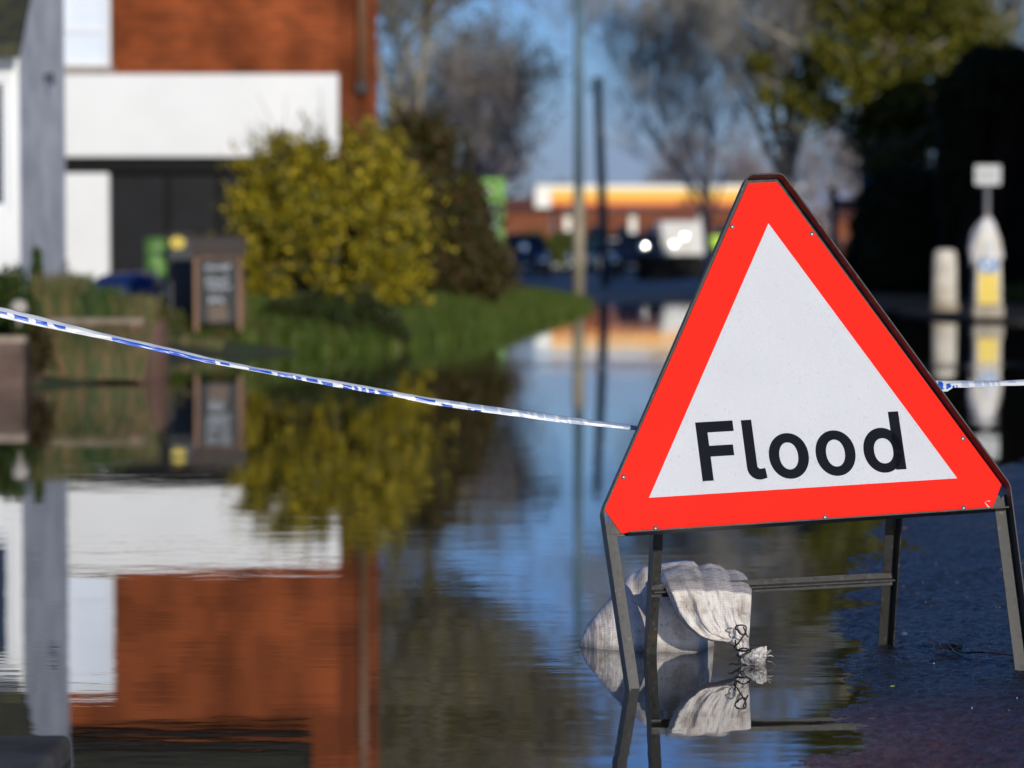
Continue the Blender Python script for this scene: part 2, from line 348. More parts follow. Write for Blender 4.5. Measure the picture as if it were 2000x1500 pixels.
# ---------------------------------------------------------------- flood sign
SR = Matrix(((.9759,-.1898,-.1073,.528),(.2138,.9296,.3001,5.063),(.0428,-.3159,.9478,-.4177+CAMH),(0,0,0,1)))
sign = empty('flood_sign', (.528,5.063,0), 'red and white triangular Flood warning sign on a black A-frame standing in the water', 'road sign')
M0 = Matrix.Translation((-.528,-5.063,0)) @ SR      # plate coordinates -> sign coordinates
def worn_metal():
    m = bpy.data.materials.new('worn_black_steel'); m.use_nodes = True
    t = m.node_tree; N = t.nodes; L = t.links; p = N['Principled BSDF']
    p.inputs['Roughness'].default_value = .5; tc = N.new('ShaderNodeTexCoord')
    n = N.new('ShaderNodeTexNoise'); n.inputs['Scale'].default_value = 90; n.inputs['Detail'].default_value = 6; L.new(tc.outputs['Object'], n.inputs['Vector'])
    r = N.new('ShaderNodeValToRGB'); e = r.color_ramp.elements
    e[0].position = .36; e[0].color = (.008,.008,.008,1); e[1].position = .42; e[1].color = (.028,.028,.026,1)
    x = e.new(.62); x.color = (.028,.028,.026,1); x = e.new(.70); x.color = (.085,.08,.07,1)
    L.new(n.outputs[0], r.inputs[0])
    n2 = N.new('ShaderNodeTexNoise'); n2.inputs['Scale'].default_value = 14; n2.inputs['Detail'].default_value = 6; L.new(tc.outputs['Object'], n2.inputs['Vector'])
    r2 = N.new('ShaderNodeValToRGB'); r2.color_ramp.elements[0].position = .62; r2.color_ramp.elements[1].position = .74; L.new(n2.outputs[0], r2.inputs[0])
    mx = N.new('ShaderNodeMix'); mx.data_type = 'RGBA'; L.new(r2.outputs[0], mx.inputs[0]); L.new(r.outputs[0], mx.inputs[6]); mx.inputs[7].default_value = (.10,.055,.02,1)
    L.new(mx.outputs[2], p.inputs['Base Color'])
    b = N.new('ShaderNodeBump'); b.inputs['Strength'].default_value = .4; b.inputs['Distance'].default_value = .0006; L.new(n.outputs[0], b.inputs['Height']); L.new(b.outputs[0], p.inputs['Normal'])
    return m
M['frame'] = worn_metal()
def sheeting(name, col, sp=.06, rough=.38):
    m = bpy.data.materials.new(name); m.use_nodes = True
    t = m.node_tree; N = t.nodes; L = t.links; p = N['Principled BSDF']; p.inputs['Roughness'].default_value = rough
    p.inputs['Specular IOR Level'].default_value = .03
    tc = N.new('ShaderNodeTexCoord')
    n = N.new('ShaderNodeTexNoise'); n.inputs['Scale'].default_value = 420; n.inputs['Detail'].default_value = 2; L.new(tc.outputs['Object'], n.inputs['Vector'])
    n2 = N.new('ShaderNodeTexNoise'); n2.inputs['Scale'].default_value = 7; n2.inputs['Detail'].default_value = 6; L.new(tc.outputs['Object'], n2.inputs['Vector'])
    a = N.new('ShaderNodeMapRange'); a.inputs[1].default_value = .3; a.inputs[2].default_value = .7; a.inputs[3].default_value = 1-sp; a.inputs[4].default_value = 1+sp; L.new(n.outputs[0], a.inputs[0])
    a2 = N.new('ShaderNodeMapRange'); a2.inputs[1].default_value = .3; a2.inputs[2].default_value = .7; a2.inputs[3].default_value = 1-sp*.9; a2.inputs[4].default_value = 1+sp*.5; L.new(n2.outputs[0], a2.inputs[0])
    mu = N.new('ShaderNodeMath'); mu.operation = 'MULTIPLY'; L.new(a.outputs[0], mu.inputs[0]); L.new(a2.outputs[0], mu.inputs[1])
    mx = N.new('ShaderNodeVectorMath'); mx.operation = 'SCALE'; mx.inputs[0].default_value = col; L.new(mu.outputs[0], mx.inputs['Scale'])
    L.new(mx.outputs[0], p.inputs['Base Color'])
    return m
M['sign_red'] = sheeting('red_sheeting', (.84,.022,.012), .075); M['sign_white'] = sheeting('white_sheeting', (.555,.562,.585), .045)
M['sign_black'] = mat('black_lettering', (.006,.008,.012), .5, spec=.04, var=.2, vscale=30)
M['alu'] = mat('bare_aluminium', (.35,.35,.36), .4, metal=.8, var=.2, vscale=20)
b_ = .8019; a_ = .5822; off = .0616; tt = .056; tb = .0519; s3 = math.sqrt(3)/2
plate = MB()
pp = [(-b_/2+tb,-off),(b_/2-tb,-off),(b_/2-tb/2,-off+tb*s3),(tt/2,-off+b_*s3-tt*s3),(-tt/2,-off+b_*s3-tt*s3),(-b_/2+tb/2,-off+tb*s3)]
plate.prism(pp, 0, .002, 0, M0)
pl = plate.build('sign_plate', M['sign_red'], sign); pl['label'] = 'red bordered triangular plate with cut corners'
wt = MB(); wt.prism([(-a_/2,0),(a_/2,0),(0,a_*s3)], -.0006, -.0001, 0, M0); wt.build('white_panel', M['sign_white'], pl)
# lettering, drawn from strokes in plate millimetres
let = MB(); LY0, LY1 = -.0012, -.0007
def poly(pts): let.prism([(x/1000, z/1000) for x, z in pts], LY0, LY1, 0, M0)
def ring(outer, inner):
    n = len(outer)
    vs = [M0 @ Vector((x/1000, LY0, z/1000)) for x, z in outer+inner] + [M0 @ Vector((x/1000, LY1, z/1000)) for x, z in outer+inner]
    fs = []
    for i in range(n):
        j = (i+1) % n
        fs += [(i, j, n+j, n+i), (2*n+i, 3*n+i, 3*n+j, 2*n+j), (i, 2*n+i, 2*n+j, j), (n+i, n+j, 3*n+j, 3*n+i)]
    let.add(vs, fs)
def sup(cx, cz, rx, rz, e, n=56):
    r = []
    for k in range(n):
        a = 2*math.pi*k/n; c, s_ = math.cos(a), math.sin(a)
        r.append((cx+math.copysign(abs(c)**(2/e), c)*rx, cz+math.copysign(abs(s_)**(2/e), s_)*rz))
    return r
poly([(-188.8,23.8),(-168.1,23.8),(-168.1,68.2),(-168.1,88.3),(-168.1,113.1),(-168.1,132.9),(-188.8,132.9)])
poly([(-168.1,113.1),(-118.9,113.1),(-118.9,132.9),(-168.1,132.9)])
poly([(-168.1,68.2),(-123.8,68.2),(-123.8,88.3),(-168.1,88.3)])
def strip(L1, L2):
    for i in range(len(L1)-1): poly([L1[i], L2[i], L2[i+1], L1[i+1]])
outl = [(-103.1,132.2),(-103.1,45)]; inl = [(-83.6,132.2),(-83.6,46)]
for k in range(1, 9):
    a = math.pi + k/8*math.pi*.56
    outl.append((-80.5+22.6*math.cos(a), 43+22.8*math.sin(a))); inl.append((-77.5+6.1*math.cos(a), 46+5.8*math.sin(a)))
outl.append((-67.4,22.9)); inl.append((-69.3,41.2))
strip(outl, inl)
ring(sup(-22,60.8,37.4,42.6,2.05), sup(-22.2,60.8,17.7,25.2,2.1)); ring(sup(66.6,60.8,37.6,42.6,2.05), sup(66.5,60.8,17.8,25.2,2.1))
ring(sup(157.2,60.8,37.0,42.2,2.05), sup(158.4,59.6,18.2,23.6,2.2))
poly([(177.2,22.8),(196.9,22.8),(196.9,132.1),(177.2,132.1)])
let.build('lettering', M['sign_black'], pl)
# rivets
for x, z in [(-70,501),(81,480),(-333,41),(314,74),(-286,-56),(30,-56),(295,-56)]:
    r = MB(); prof = [(.0046,0),(.0044,.0012),(.0030,.0024),(.0001,.0028)]
    n0 = []
    for rr_, zz in prof:
        for k in range(14):
            a = 2*math.pi*k/14; n0.append(M0 @ Vector((x/1000+rr_*math.cos(a), -zz, z/1000+rr_*math.sin(a))))
    r.add(n0, [(i*14+k, i*14+(k+1)%14, (i+1)*14+(k+1)%14, (i+1)*14+k) for i in range(3) for k in range(14)])
    r.build('rivet', M['alu'], pl, smooth=True)
# rain droplets on the face
gd = bpy.data.materials.new('water_drop'); gd.use_nodes = True; p = gd.node_tree.nodes['Principled BSDF']

t = gd.node_tree; N = t.nodes; L = t.links; trn = N.new('ShaderNodeBsdfTransparent'); trn.inputs[0].default_value = (.93,.94,.95,1)
gls = N.new('ShaderNodeBsdfGlossy'); gls.inputs['Roughness'].default_value = .3; lw_ = N.new('ShaderNodeFresnel'); lw_.inputs[0].default_value = 1.2
mx = N.new('ShaderNodeMixShader'); L.new(lw_.outputs[0], mx.inputs[0]); L.new(trn.outputs[0], mx.inputs[1]); L.new(gls.outputs[0], mx.inputs[2]); L.new(mx.outputs[0], N['Material Output'].inputs[0])
dv, df_ = [], []
def inside(x, z, m_=.006):
    return z > -off+m_ and z < -off+b_*s3-tt*s3-m_ and abs(x) < (b_/2 - (z+off)/(2*s3)) - m_*1.2
cnt = 0
while cnt < 1500:
    x = rng.uniform(-.37,.37); z = rng.uniform(-.06,.58)
    if not inside(x, z): continue
    if mnoise.noise(Vector((x*7, z*7, 3))) < rng.uniform(-.5,.35): continue
    r0 = .0006 + .0018*rng.random()**3.2; n0 = len(dv)
    for q_, (fr_, hh) in enumerate(((1,.0),(.8,.35),(.45,.55))):
        for k in range(7):
            a = 2*math.pi*k/7; dv.append(M0 @ Vector((x+r0*fr_*math.cos(a), -.0013-hh*r0, z+r0*1.15*fr_*math.sin(a))))
    dv.append(M0 @ Vector((x, -.0013-.62*r0, z)))
    for i in range(2):
        for k in range(7): df_.append((n0+i*7+k, n0+i*7+(k+1)%7, n0+(i+1)*7+(k+1)%7, n0+(i+1)*7+k))
    for k in range(7): df_.append((n0+14+k, n0+14+(k+1)%7, n0+21))
    cnt += 1
d_ = MB(); d_.add(dv, df_); o = d_.build('water_droplets', gd, pl, smooth=True); o['kind'] = 'stuff'
# white chip in the lower right corner
c_ = MB(); c_.prism([(.343,-.0605),(.348,-.0605),(.336,-.047)], -.0005, -.0001, 0, M0); c_.prism([(.338,-.0465),(.348,-.047),(.347,-.0455)], -.0005, -.0001, 0, M0)
c_.build('scratch', M['sign_white'], pl)
# front frame: one bent angle iron (lip) + flanges
def fillet(pts, rad, n=5):
    out = [Vector(pts[0])]
    for i in range(1, len(pts)-1):
        p0, p1, p2 = Vector(pts[i-1]), Vector(pts[i]), Vector(pts[i+1]); r = rad[i-1]
        a = (p0-p1).normalized(); c = (p2-p1).normalized(); th = a.angle(c); tl = r/math.tan(th/2)
        s_ = p1+a*tl; e = p1+c*tl; cen = p1+(a+c).normalized()*(r/math.sin(th/2))
        for k in range(n+1):
            v = (s_-cen).lerp(e-cen, k/n).normalized()*r; out.append(cen+v)
    out.append(Vector(pts[-1])); return out
outer = fillet([(-.3745,-.362),(-.3835,-.0215),(-.0335,.5945),(.0340,.5945),(.3835,-.0215),(.3735,-.374)], [.03,.018,.018,.03])
fr = MB()
def offset(path, d):
    out = []
    for i, p_ in enumerate(path):
        t_ = (path[min(i+1, len(path)-1)] - path[max(i-1, 0)]).normalized()
        out.append(p_ + Vector((t_.y, -t_.x))*d)   # travelling left-up-right-down: inside is to the right
    return out
inner = offset(outer, .003)
n = len(outer); vs = []
for (p_, q_) in zip(outer, inner):
    vs += [(p_.x,-.0235,p_.y),(q_.x,-.0235,q_.y),(q_.x,.0062,q_.y),(p_.x,.0062,p_.y)]
fr.add([M0 @ Vector(v) for v in vs], [(i*4+k, i*4+(k+1)%4, (i+1)*4+(k+1)%4, (i+1)*4+k) for i in range(n-1) for k in range(4)] + [(3,2,1,0), (n*4-4,n*4-3,n*4-2,n*4-1)])
def flange(p0, p1, p2, p3): fr.prism([p0,p1,p2,p3], .0030, .0060, 0, M0)
# slanted flanges and legs
flange((-.380,-.014),(-.357,-.010),(-.030,.563),(-.033,.590)); flange((.357,-.010),(.380,-.014),(.033,.590),(.030,.563))
flange((-.033,.566),(.033,.566),(.033,.5912),(-.033,.5912))
fr.prism([(-.3712,-.362),(-.3480,-.362),(-.3565,-.052),(-.3800,-.034)], .0030, .0060, 0, M0)
fr.prism([(.3460,-.374),(.3702,-.374),(.3800,-.034),(.3560,-.052)], .0030, .0060, 0, M0)
fr.build('front_frame', M['frame'], sign, bevel=.0006)
bar = MB()
bar.prism([(-.369,-.0655),(.368,-.0655),(.368,-.0420),(-.369,-.0420)], .0062, .0092, 0, M0)
bar.box((-.340,-.0215,-.0655),(.374,.0060,-.0625), 0, M0)
bar.build('bottom_bar', M['frame'], sign, bevel=.0006)
# gusset plates where the bar meets the legs
for sgn in (-1, 1):
    g_ = MB(); g_.box((min(sgn*.335,sgn*.369),.0022,-.0615),(max(sgn*.335,sgn*.369),.0029,-.036), 0, M0); g_.build('gusset', M['frame'], sign, bevel=.0008)
# back frame: two splayed angle-iron legs hinged behind the plate, and the crossbar
def bone(p0, p1, side):
    """angle iron between sign-space points; flange faces the front, lip on the outer side points forward"""
    d = (p1-p0); ln = d.length; z = d.normalized(); x = Vector((.975,.215,0)); x = (x - z*x.dot(z)).normalized(); y = z.cross(x)
    Mx = Matrix((( x.x,y.x,z.x,p0.x),(x.y,y.y,z.y,p0.y),(x.z,y.z,z.z,p0.z),(0,0,0,1)))
    return Mx, ln
O = Vector((-.528,-5.063,0))
for sgn, foot, hinge in ((-1, Vector((.2622,5.312,0)), Vector((-.231,.026,.20))), (1, Vector((.7198,5.4171,0)), Vector((.222,.026,.20)))):
    top = M0 @ hinge; ft = foot+O
    d = (ft-top); ft = ft + d.normalized()*(.05 if sgn < 0 else .012)
    Mx, ln = bone(ft, top, sgn)
    g_ = MB(); g_.box((-.0125,0,0),(.0125,.003,ln), 0, Mx)
    lx = (-.0125,-.0095) if sgn < 0 else (.0095,.0125)
    g_.box((lx[0],-.0225,0),(lx[1],-.0002,ln), 0, Mx)
    g_.build('leg', M['frame'], sign, bevel=.0006)
hb = MB(); hb.box((-.240,.014,.190),(.232,.019,.212), 0, M0); hb.build('hinge_bar', M['frame'], sign, bevel=.0006)
def legpt(foot, hinge, z):
    a = foot+O; b2 = M0 @ hinge; t_ = (z-a.z)/(b2.z-a.z); return a.lerp(b2, t_)
pa = legpt(Vector((.2622,5.312,0)), Vector((-.231,.026,.20)), .128); pb = legpt(Vector((.7198,5.4171,0)), Vector((.222,.026,.20)), .139)
d = (pb-pa); x = d.normalized(); z = Vector((0,-.1,1)); z = (z-x*z.dot(x)).normalized(); y = z.cross(x)
Mx = Matrix(((x.x,y.x,z.x,pa.x),(x.y,y.y,z.y,pa.y),(x.z,y.z,z.z,pa.z),(0,0,0,1)))
cb = MB(); cb.box((-.009,-.0035,-.013),(d.length+.009,-.0006,.012), 0, Mx); cb.box((-.006,-.022,-.001),(d.length+.006,-.0037,.002), 0, Mx)
cb.build('crossbar', M['frame'], sign, bevel=.0006)

# ---------------------------------------------------------------- police tape
def tapemat(name, col, tr):
    m = bpy.data.materials.new(name); m.use_nodes = True; t = m.node_tree; N = t.nodes; L = t.links; p = N['Principled BSDF']
    p.inputs['Base Color'].default_value = (*col,1); p.inputs['Roughness'].default_value = .28
    tr_ = N.new('ShaderNodeBsdfTranslucent'); tr_.inputs[0].default_value = (*col,1); mx = N.new('ShaderNodeMixShader'); mx.inputs[0].default_value = tr
    L.new(p.outputs[0], mx.inputs[1]); L.new(tr_.outputs[0], mx.inputs[2]); L.new(mx.outputs[0], N['Material Output'].inputs[0]); return m
TM = [tapemat('tape_white', (.72,.74,.76), .2), tapemat('tape_blue', (.012,.085,.50), .1), tapemat('tape_pale', (.46,.54,.68), .25)]
def tape(name, keys, pat, dfun, label, x0, x1, step=2.0):
    """keys: (px, top, bottom) of the folded band in the photo; pat: (x0, x1, v0, v1, material)"""
    kx = [k[0] for k in keys]; NV = 10; xs_ = np.arange(x0, x1+.1, step); vs = []; fs = []; ms = []
    for i, px in enumerate(xs_):
        top = np.interp(px, kx, [k[1] for k in keys]); bot = np.interp(px, kx, [k[2] for k in keys])
        crk = mnoise.noise(Vector((px*.02, 1, 2)))
        for j in range(NV+1):
            v = j/NV; dd = dfun(px)
            fold = .010*(abs(v-.42)/.58 if v > .42 else -(v-.42)*2.6*(.9+.3*crk))
            dd2 = dd - .004 + (fold if v < .42 else -.003*(v-.42)) + .0012*mnoise.noise(Vector((px*.035, v*5, 4)))
            w_ = W(px, top+(bot-top)*v + .6*mnoise.noise(Vector((px*.03, v*2, 9))), dd2); vs.append(w_)
    for i in range(len(xs_)-1):
        for j in range(NV):
            a = i*(NV+1)+j; fs.append((a, a+NV+1, a+NV+2, a+1))
            xm = xs_[i]+step/2; v = (j+.5)/NV; mm = 0
            for (q0, q1, v0, v1, mi) in pat:
                sl_ = (v-.5)*4
                if q0+sl_ <= xm <= q1+sl_ and v0 <= v <= v1: mm = mi
            ms.append(mm)
    mb = MB(); mb.v = [tuple(v) for v in vs]; mb.f = fs; mb.m = ms
    o = mb.build(name, TM, None, smooth=True); sd_ = o.modifiers.new('thick', 'SOLIDIFY'); sd_.thickness = .0004
    tag(o, label, 'tape', 'lengths of police tape'); return o
kl = [(-900,330,362),(-300,512,535),(0,600,620),(50,611,632),(108,626,644),(200,650,662),(340,681,694),(400,696,708),(500,717.5,726),(650,742,755),(770,764,775),(840,777,790),(948,792,805.6),(1100,813,826),(1243,832,840.5),(1262,835,842)]
rs = random.Random(3); bl = []
xx = -900
while xx < -10:
    l_ = rs.choice([12,20,26,40,90]); bl.append((xx, xx+l_, rs.choice([.4,.5]), rs.choice([.7,1]), 1)); xx += l_+rs.choice([8,14,30,60])
bl += [(-10,14,.45,.62,1),(27,55,.42,.75,1),(69,92,.42,.75,1),(105,128,.42,.78,1),(218,420,.42,1,1),(430,448,.42,.8,1),(485,530,.42,.9,1),(541,572,.42,1,1),(577,588,.45,1,1),(598,620,.42,.85,1),(628,649,.5,1,1),(669,687,.42,1,1),(691,699,.42,1,1),(705,714,.42,1,1),(719,731,.42,1,1),(738,767,.42,1,1),(811,850,.3,.65,1),(862,882,.6,1,1),(912,919,.85,1,1),(925,939,.85,1,1),
 (880,900,.0,.4,2),(912,940,.0,.8,2),(945,972,0,.9,2),(978,1000,.2,.9,2),(1014,1030,0,1,2),(1036,1043,0,.6,2),(1050,1062,0,.8,2),(1066,1084,0,1,2),(1092,1110,0,1,2),(1115,1138,.1,1,2),(1148,1262,.1,.8,2)]
tape('police_tape', kl, bl, lambda px: float(np.interp(px, [-900,0,1262], [4.75,4.92,5.075])), 'long twisted blue and white police tape sloping down to the left edge of the sign', -900, 1262)
kr = [(1790,741,764),(1826,743,758),(1838,743.5,765),(1850,743.5,765),(1862,743.5,757),(1890,744,757),(1950,744,754),(2000,741.5,753),(2100,738,752),(2500,715,730)]
br = [(1822,1829,.1,.4,1),(1833,1842,.15,.75,1),(1848,1857,.35,.8,1),(1859,1862,.7,1,1),(1866,1869,.75,1,1),(1878,1892,.1,.9,2),(1903,1918,.1,.9,2),(1922,1933,.1,.9,2),(1938,1942,.1,.9,2),(1948,1953,.1,.9,2),(1970,1985,.2,.5,2),(2030,2070,.3,1,1),(2120,2200,.3,.9,1)]
tape('police_tape', kr, br, lambda px: float(np.interp(px, [1790,2500], [5.22,5.45])), 'short length of blue and white police tape leaving the right side of the sign', 1800, 2500)

# ---------------------------------------------------------------- sandbag
def weave():
    m = bpy.data.materials.new('woven_sack'); m.use_nodes = True; t = m.node_tree; N = t.nodes; L = t.links; p = N['Principled BSDF']
    p.inputs['Roughness'].default_value = .62; p.inputs['Specular IOR Level'].default_value = .35
    tc = N.new('ShaderNodeTexCoord')
    def wv(dirn):
        w_ = N.new('ShaderNodeTexWave'); w_.wave_type = 'BANDS'; w_.bands_direction = dirn; w_.inputs['Scale'].default_value = 105; w_.inputs['Distortion'].default_value = .8
        w_.inputs['Detail'].default_value = 1; L.new(tc.outputs['Object'], w_.inputs['Vector']); return w_
    a = wv('X'); c = wv('Z'); mul = N.new('ShaderNodeMath'); mul.operation = 'ADD'; L.new(a.outputs[1], mul.inputs[0]); L.new(c.outputs[1], mul.inputs[1])
    n = N.new('ShaderNodeTexNoise'); n.inputs['Scale'].default_value = 30; n.inputs['Detail'].default_value = 6; L.new(tc.outputs['Object'], n.inputs['Vector'])
    n2 = N.new('ShaderNodeTexNoise'); n2.inputs['Scale'].default_value = 160; n2.inputs['Detail'].default_value = 4; L.new(tc.outputs['Object'], n2.inputs['Vector'])
    r = N.new('ShaderNodeValToRGB'); e = r.color_ramp.elements; e[0].position = .30; e[0].color = (.36,.31,.27,1); e[1].position = .52; e[1].color = (.64,.60,.56,1)
    L.new(n.outputs[0], r.inputs[0])
    r2 = N.new('ShaderNodeValToRGB'); r2.color_ramp.elements[0].position = .30; r2.color_ramp.elements[0].color = (.66,.62,.58,1); r2.color_ramp.elements[1].position = .42; L.new(n2.outputs[0], r2.inputs[0])
    mx = N.new('ShaderNodeMix'); mx.data_type = 'RGBA'; mx.blend_type = 'MULTIPLY'; mx.inputs[0].default_value = 1; L.new(r.outputs[0], mx.inputs[6]); L.new(r2.outputs[0], mx.inputs[7])
    wr = N.new('ShaderNodeMapRange'); wr.inputs[1].default_value = 0; wr.inputs[2].default_value = 1.2; wr.inputs[3].default_value = .80; wr.inputs[4].default_value = 1.04; L.new(mul.outputs[0], wr.inputs[0])
    m2 = N.new('ShaderNodeMix'); m2.data_type = 'RGBA'; m2.blend_type = 'MULTIPLY'; m2.inputs[0].default_value = 1; L.new(mx.outputs[2], m2.inputs[6]); L.new(wr.outputs[0], m2.inputs[7])
    gz = N.new('ShaderNodeNewGeometry'); sz = N.new('ShaderNodeSeparateXYZ'); L.new(gz.outputs['Position'], sz.inputs[0])
    nw = N.new('ShaderNodeMath'); nw.operation = 'MULTIPLY_ADD'; L.new(n.outputs[0], nw.inputs[0]); nw.inputs[1].default_value = -.03; L.new(sz.outputs[2], nw.inputs[2])
    wz = N.new('ShaderNodeMapRange'); wz.inputs[1].default_value = -.012; wz.inputs[2].default_value = .004; wz.inputs[3].default_value = .42; wz.inputs[4].default_value = 1; L.new(nw.outputs[0], wz.inputs[0])
    m3 = N.new('ShaderNodeMix'); m3.data_type = 'RGBA'; m3.blend_type = 'MULTIPLY'; m3.inputs[0].default_value = 1; L.new(m2.outputs[2], m3.inputs[6]); L.new(wz.outputs[0], m3.inputs[7])
    L.new(m3.outputs[2], p.inputs['Base Color'])
    b = N.new('ShaderNodeBump'); b.inputs['Strength'].default_value = .5; b.inputs['Distance'].default_value = .0008; L.new(mul.outputs[0], b.inputs['Height']); L.new(b.outputs[0], p.inputs['Normal'])
    return m
M['sack'] = weave()
bag = empty('sandbag', (.27,5.45,0), 'off-white woven sandbag slumped over the crossbar, its tied neck in the water', 'sandbag')
BO = Vector((-.27,-5.45,0))
# body: cross-sections along x
prof_px = [(1128,1258),(1134,1240),(1145,1216),(1165,1188),(1200,1150),(1232,1118),(1262,1098),(1290,1092),(1320,1089),(1350,1092),(1368,1108),(1380,1145),(1389,1195),(1394,1262)]
nx, na = 150, 90; V = np.zeros((nx, na, 3))
x_lo, x_hi = (1129-1000)/FPX*5.5, (1393-1000)/FPX*5.5
for i in range(nx):
    u_ = i/(nx-1); u_ = .5-.5*math.cos(math.pi*u_); xw = x_lo+(x_hi-x_lo)*u_
    px = 1000+xw/5.5*FPX
    yt = np.interp(px, [q_[0] for q_ in prof_px], [q_[1] for q_ in prof_px]); zt = max(W(px, yt, 5.5).z, .001)
    e_ = math.sqrt(max(0., 1-(2*u_-1)**2))
    wf = np.interp(px, [1126,1160,1230,1300,1355,1393],[.004,.05,.09,.105,.10,.02])
    for k in range(na):
        a = 2*math.pi*k/na; c, s_ = math.cos(a), math.sin(a)
        yv = math.copysign(abs(c)**.92, c)*wf; zc = -.03; hz = zt-zc
        zv = zc + (math.copysign(abs(s_)**.85, s_)*(hz if s_ > 0 else .04))
        # creases: ribs near the left tip, folds and bulges elsewhere
        r_ = 0
        tipw = max(0, 1-(px-1126)/110); arc = px + 26*(s_-.5)**2
        r_ += tipw**.5*.0008*math.sin(arc*.80+1.5*mnoise.noise(Vector((px*.05,s_*3,1)))) if px < 1236 else 0
        r_ += .010*mnoise.noise(Vector((xw*16, yv*12, zv*14))) + .0028*mnoise.noise(Vector((xw*55, yv*30, zv*35+7)))
        fd = (px-1236) - (1-s_)*28 if c < 0 else 99           # long diagonal fold on the front left
        r_ += -.0085*math.exp(-(fd/9)**2)*max(0,s_) + .006*math.exp(-((fd-16)/10)**2)*max(0,s_)
        V[i,k] = (xw + r_*.2, 5.440+yv + (r_*c*1.1), zv + r_*max(s_,0)*.8)
i_ = np.arange(nx*na).reshape(nx, na); j_ = np.roll(i_, -1, 1)
F = np.stack([i_[:-1], i_[1:], j_[1:], j_[:-1]], -1).reshape(-1,4)
Vw = V.reshape(-1,3) + np.array(BO)
body = arr_mesh('bag_body', Vw, F, M['sack'], bag, True)
# drape: the empty upper part of the sack folded over the bar
nu, nv = 130, 90
Ltop = [(1284,1122),(1292,1140),(1305,1165),(1318,1195),(1338,1222),(1362,1242),(1388,1252),(1412,1254),(1430,1258),(1438,1266)]
Rtop = [(1462,1128),(1468,1145),(1468,1165),(1467,1185),(1466,1205),(1465,1220),(1464,1235),(1463,1246),(1463,1256),(1464,1268)]
Ttop = [(0,1115),(.12,1108),(.25,1104),(.40,1106),(.46,1112),(.60,1108),(.70,1110),(.78,1121),(.88,1120),(.96,1126),(1,1134)]
def drape_pt(u_, v_):
    q_ = v_*9; k = min(int(q_), 8); f_ = q_-k
    lx, ly = [Ltop[k][c]*(1-f_)+Ltop[k+1][c]*f_ for c in (0,1)]; rx, ry = [Rtop[k][c]*(1-f_)+Rtop[k+1][c]*f_ for c in (0,1)]
    px = lx*(1-u_)+rx*u_; py = ly*(1-u_)+ry*u_
    ty = np.interp(u_, [t_[0] for t_ in Ttop], [t_[1] for t_ in Ttop]); by = 1122*(1-u_)+1128*u_
    py += (ty-by)*max(0, 1-v_*3.0)
    # scalloped pleat overlap along the lower left hem
    width = (rx-lx)/180
    wr_ = .35*mnoise.noise(Vector((u_*3, v_*2.2, 6)))
    n1 = mnoise.noise(Vector((u_*4.2+wr_*2.6-v_*1.1, v_*1.5, 2))); n2 = mnoise.noise(Vector((u_*9+wr_*4+v_*1.2, v_*3.2, 8)))
    rid = (1-abs(n1)*2.4); rid = max(0,rid)**1.3*1.05
    ph2 = n2
    fall = min(1, v_*1.7)**1.4
    bulge = math.sin(math.pi*min(1,max(0,u_)))**.6
    dep = 5.40 - .180*min(1, v_*5)**.7 - .025*v_ - .008*bulge
    dep -= (.015*rid*width+.013*ph2*width+.005*mnoise.noise(Vector((u_*28, v_*6, 3)))*width)*fall
    dep -= .009*mnoise.noise(Vector((u_*3.2, v_*3.5, 1)))+.0035*mnoise.noise(Vector((u_*8, v_*9, 4)))
    dep += .018*max(0,(.06-u_)/.06) + .006*max(0,(u_-.95)/.05)
    return W(px, py, dep)
V = np.zeros((nv+14, nu, 3))
for j in range(nv+14):
    for i in range(nu):
        if j >= 14: V[j,i] = drape_pt(i/(nu-1), (j-14)/(nv-1))
        else:
            p0 = drape_pt(i/(nu-1), 0); b_k = (14-j)/14
            V[j,i] = (p0.x-.006*b_k, p0.y+.085*b_k, p0.z-.018*b_k**2 + .006*math.sin(b_k*math.pi) + .003*mnoise.noise(Vector((i*.06, j*.2, 5))))
V = V + np.array(BO)
dr = grid_mesh('bag_flap', V[...,0], V[...,1], V[...,2], M['sack'], bag)
so_ = dr.modifiers.new('t', 'SOLIDIFY'); so_.thickness = .0016; so_.offset = 1
# rolled hem at the left of the flap, where the sack turns over the bar
hm = MB(); hp = [W(x_, y_, d2)+BO for x_, y_, d2 in ((1284,1140,5.36),(1290,1133,5.33),(1300,1137,5.31),(1307,1152,5.31),(1300,1160,5.33))]
hm.tube(hp, [.004,.007,.008,.007,.004], 10); o = hm.build('hem', M['sack'], bag, smooth=True)
# neck and tuft
nk = []; nf = []; ns, nr = 36, 16
cpts = [((1449,1262),15.5,5.20),((1452,1270),12.5,5.195),((1455,1280),12,5.19),((1459,1290),13.5,5.185),((1464,1298),15,5.18)]
for j in range(nr):
    t_ = j/(nr-1)*4; k = min(int(t_), 3); f_ = t_-k
    cx = cpts[k][0][0]*(1-f_)+cpts[k+1][0][0]*f_; cy = cpts[k][0][1]*(1-f_)+cpts[k+1][0][1]*f_
    r0 = (cpts[k][1]*(1-f_)+cpts[k+1][1]*f_); dd = cpts[k][2]*(1-f_)+cpts[k+1][2]*f_
    c0 = W(cx, cy, dd); r0 = r0*dd/FPX
    for i in range(ns):
        a = 2*math.pi*i/ns; r1 = r0*(1+.13*math.sin(a*7+j*.15)+.1*mnoise.noise(Vector((math.cos(a)*2, math.sin(a)*2, j*.3))))
        nk.append(c0+BO+Vector((math.cos(a)*r1, math.sin(a)*r1*.8, -math.cos(a)*r1*.25)))
for j in range(nr-1):
    for i in range(ns): nf.append((j*ns+i, j*ns+(i+1)%ns, (j+1)*ns+(i+1)%ns, (j+1)*ns+i))
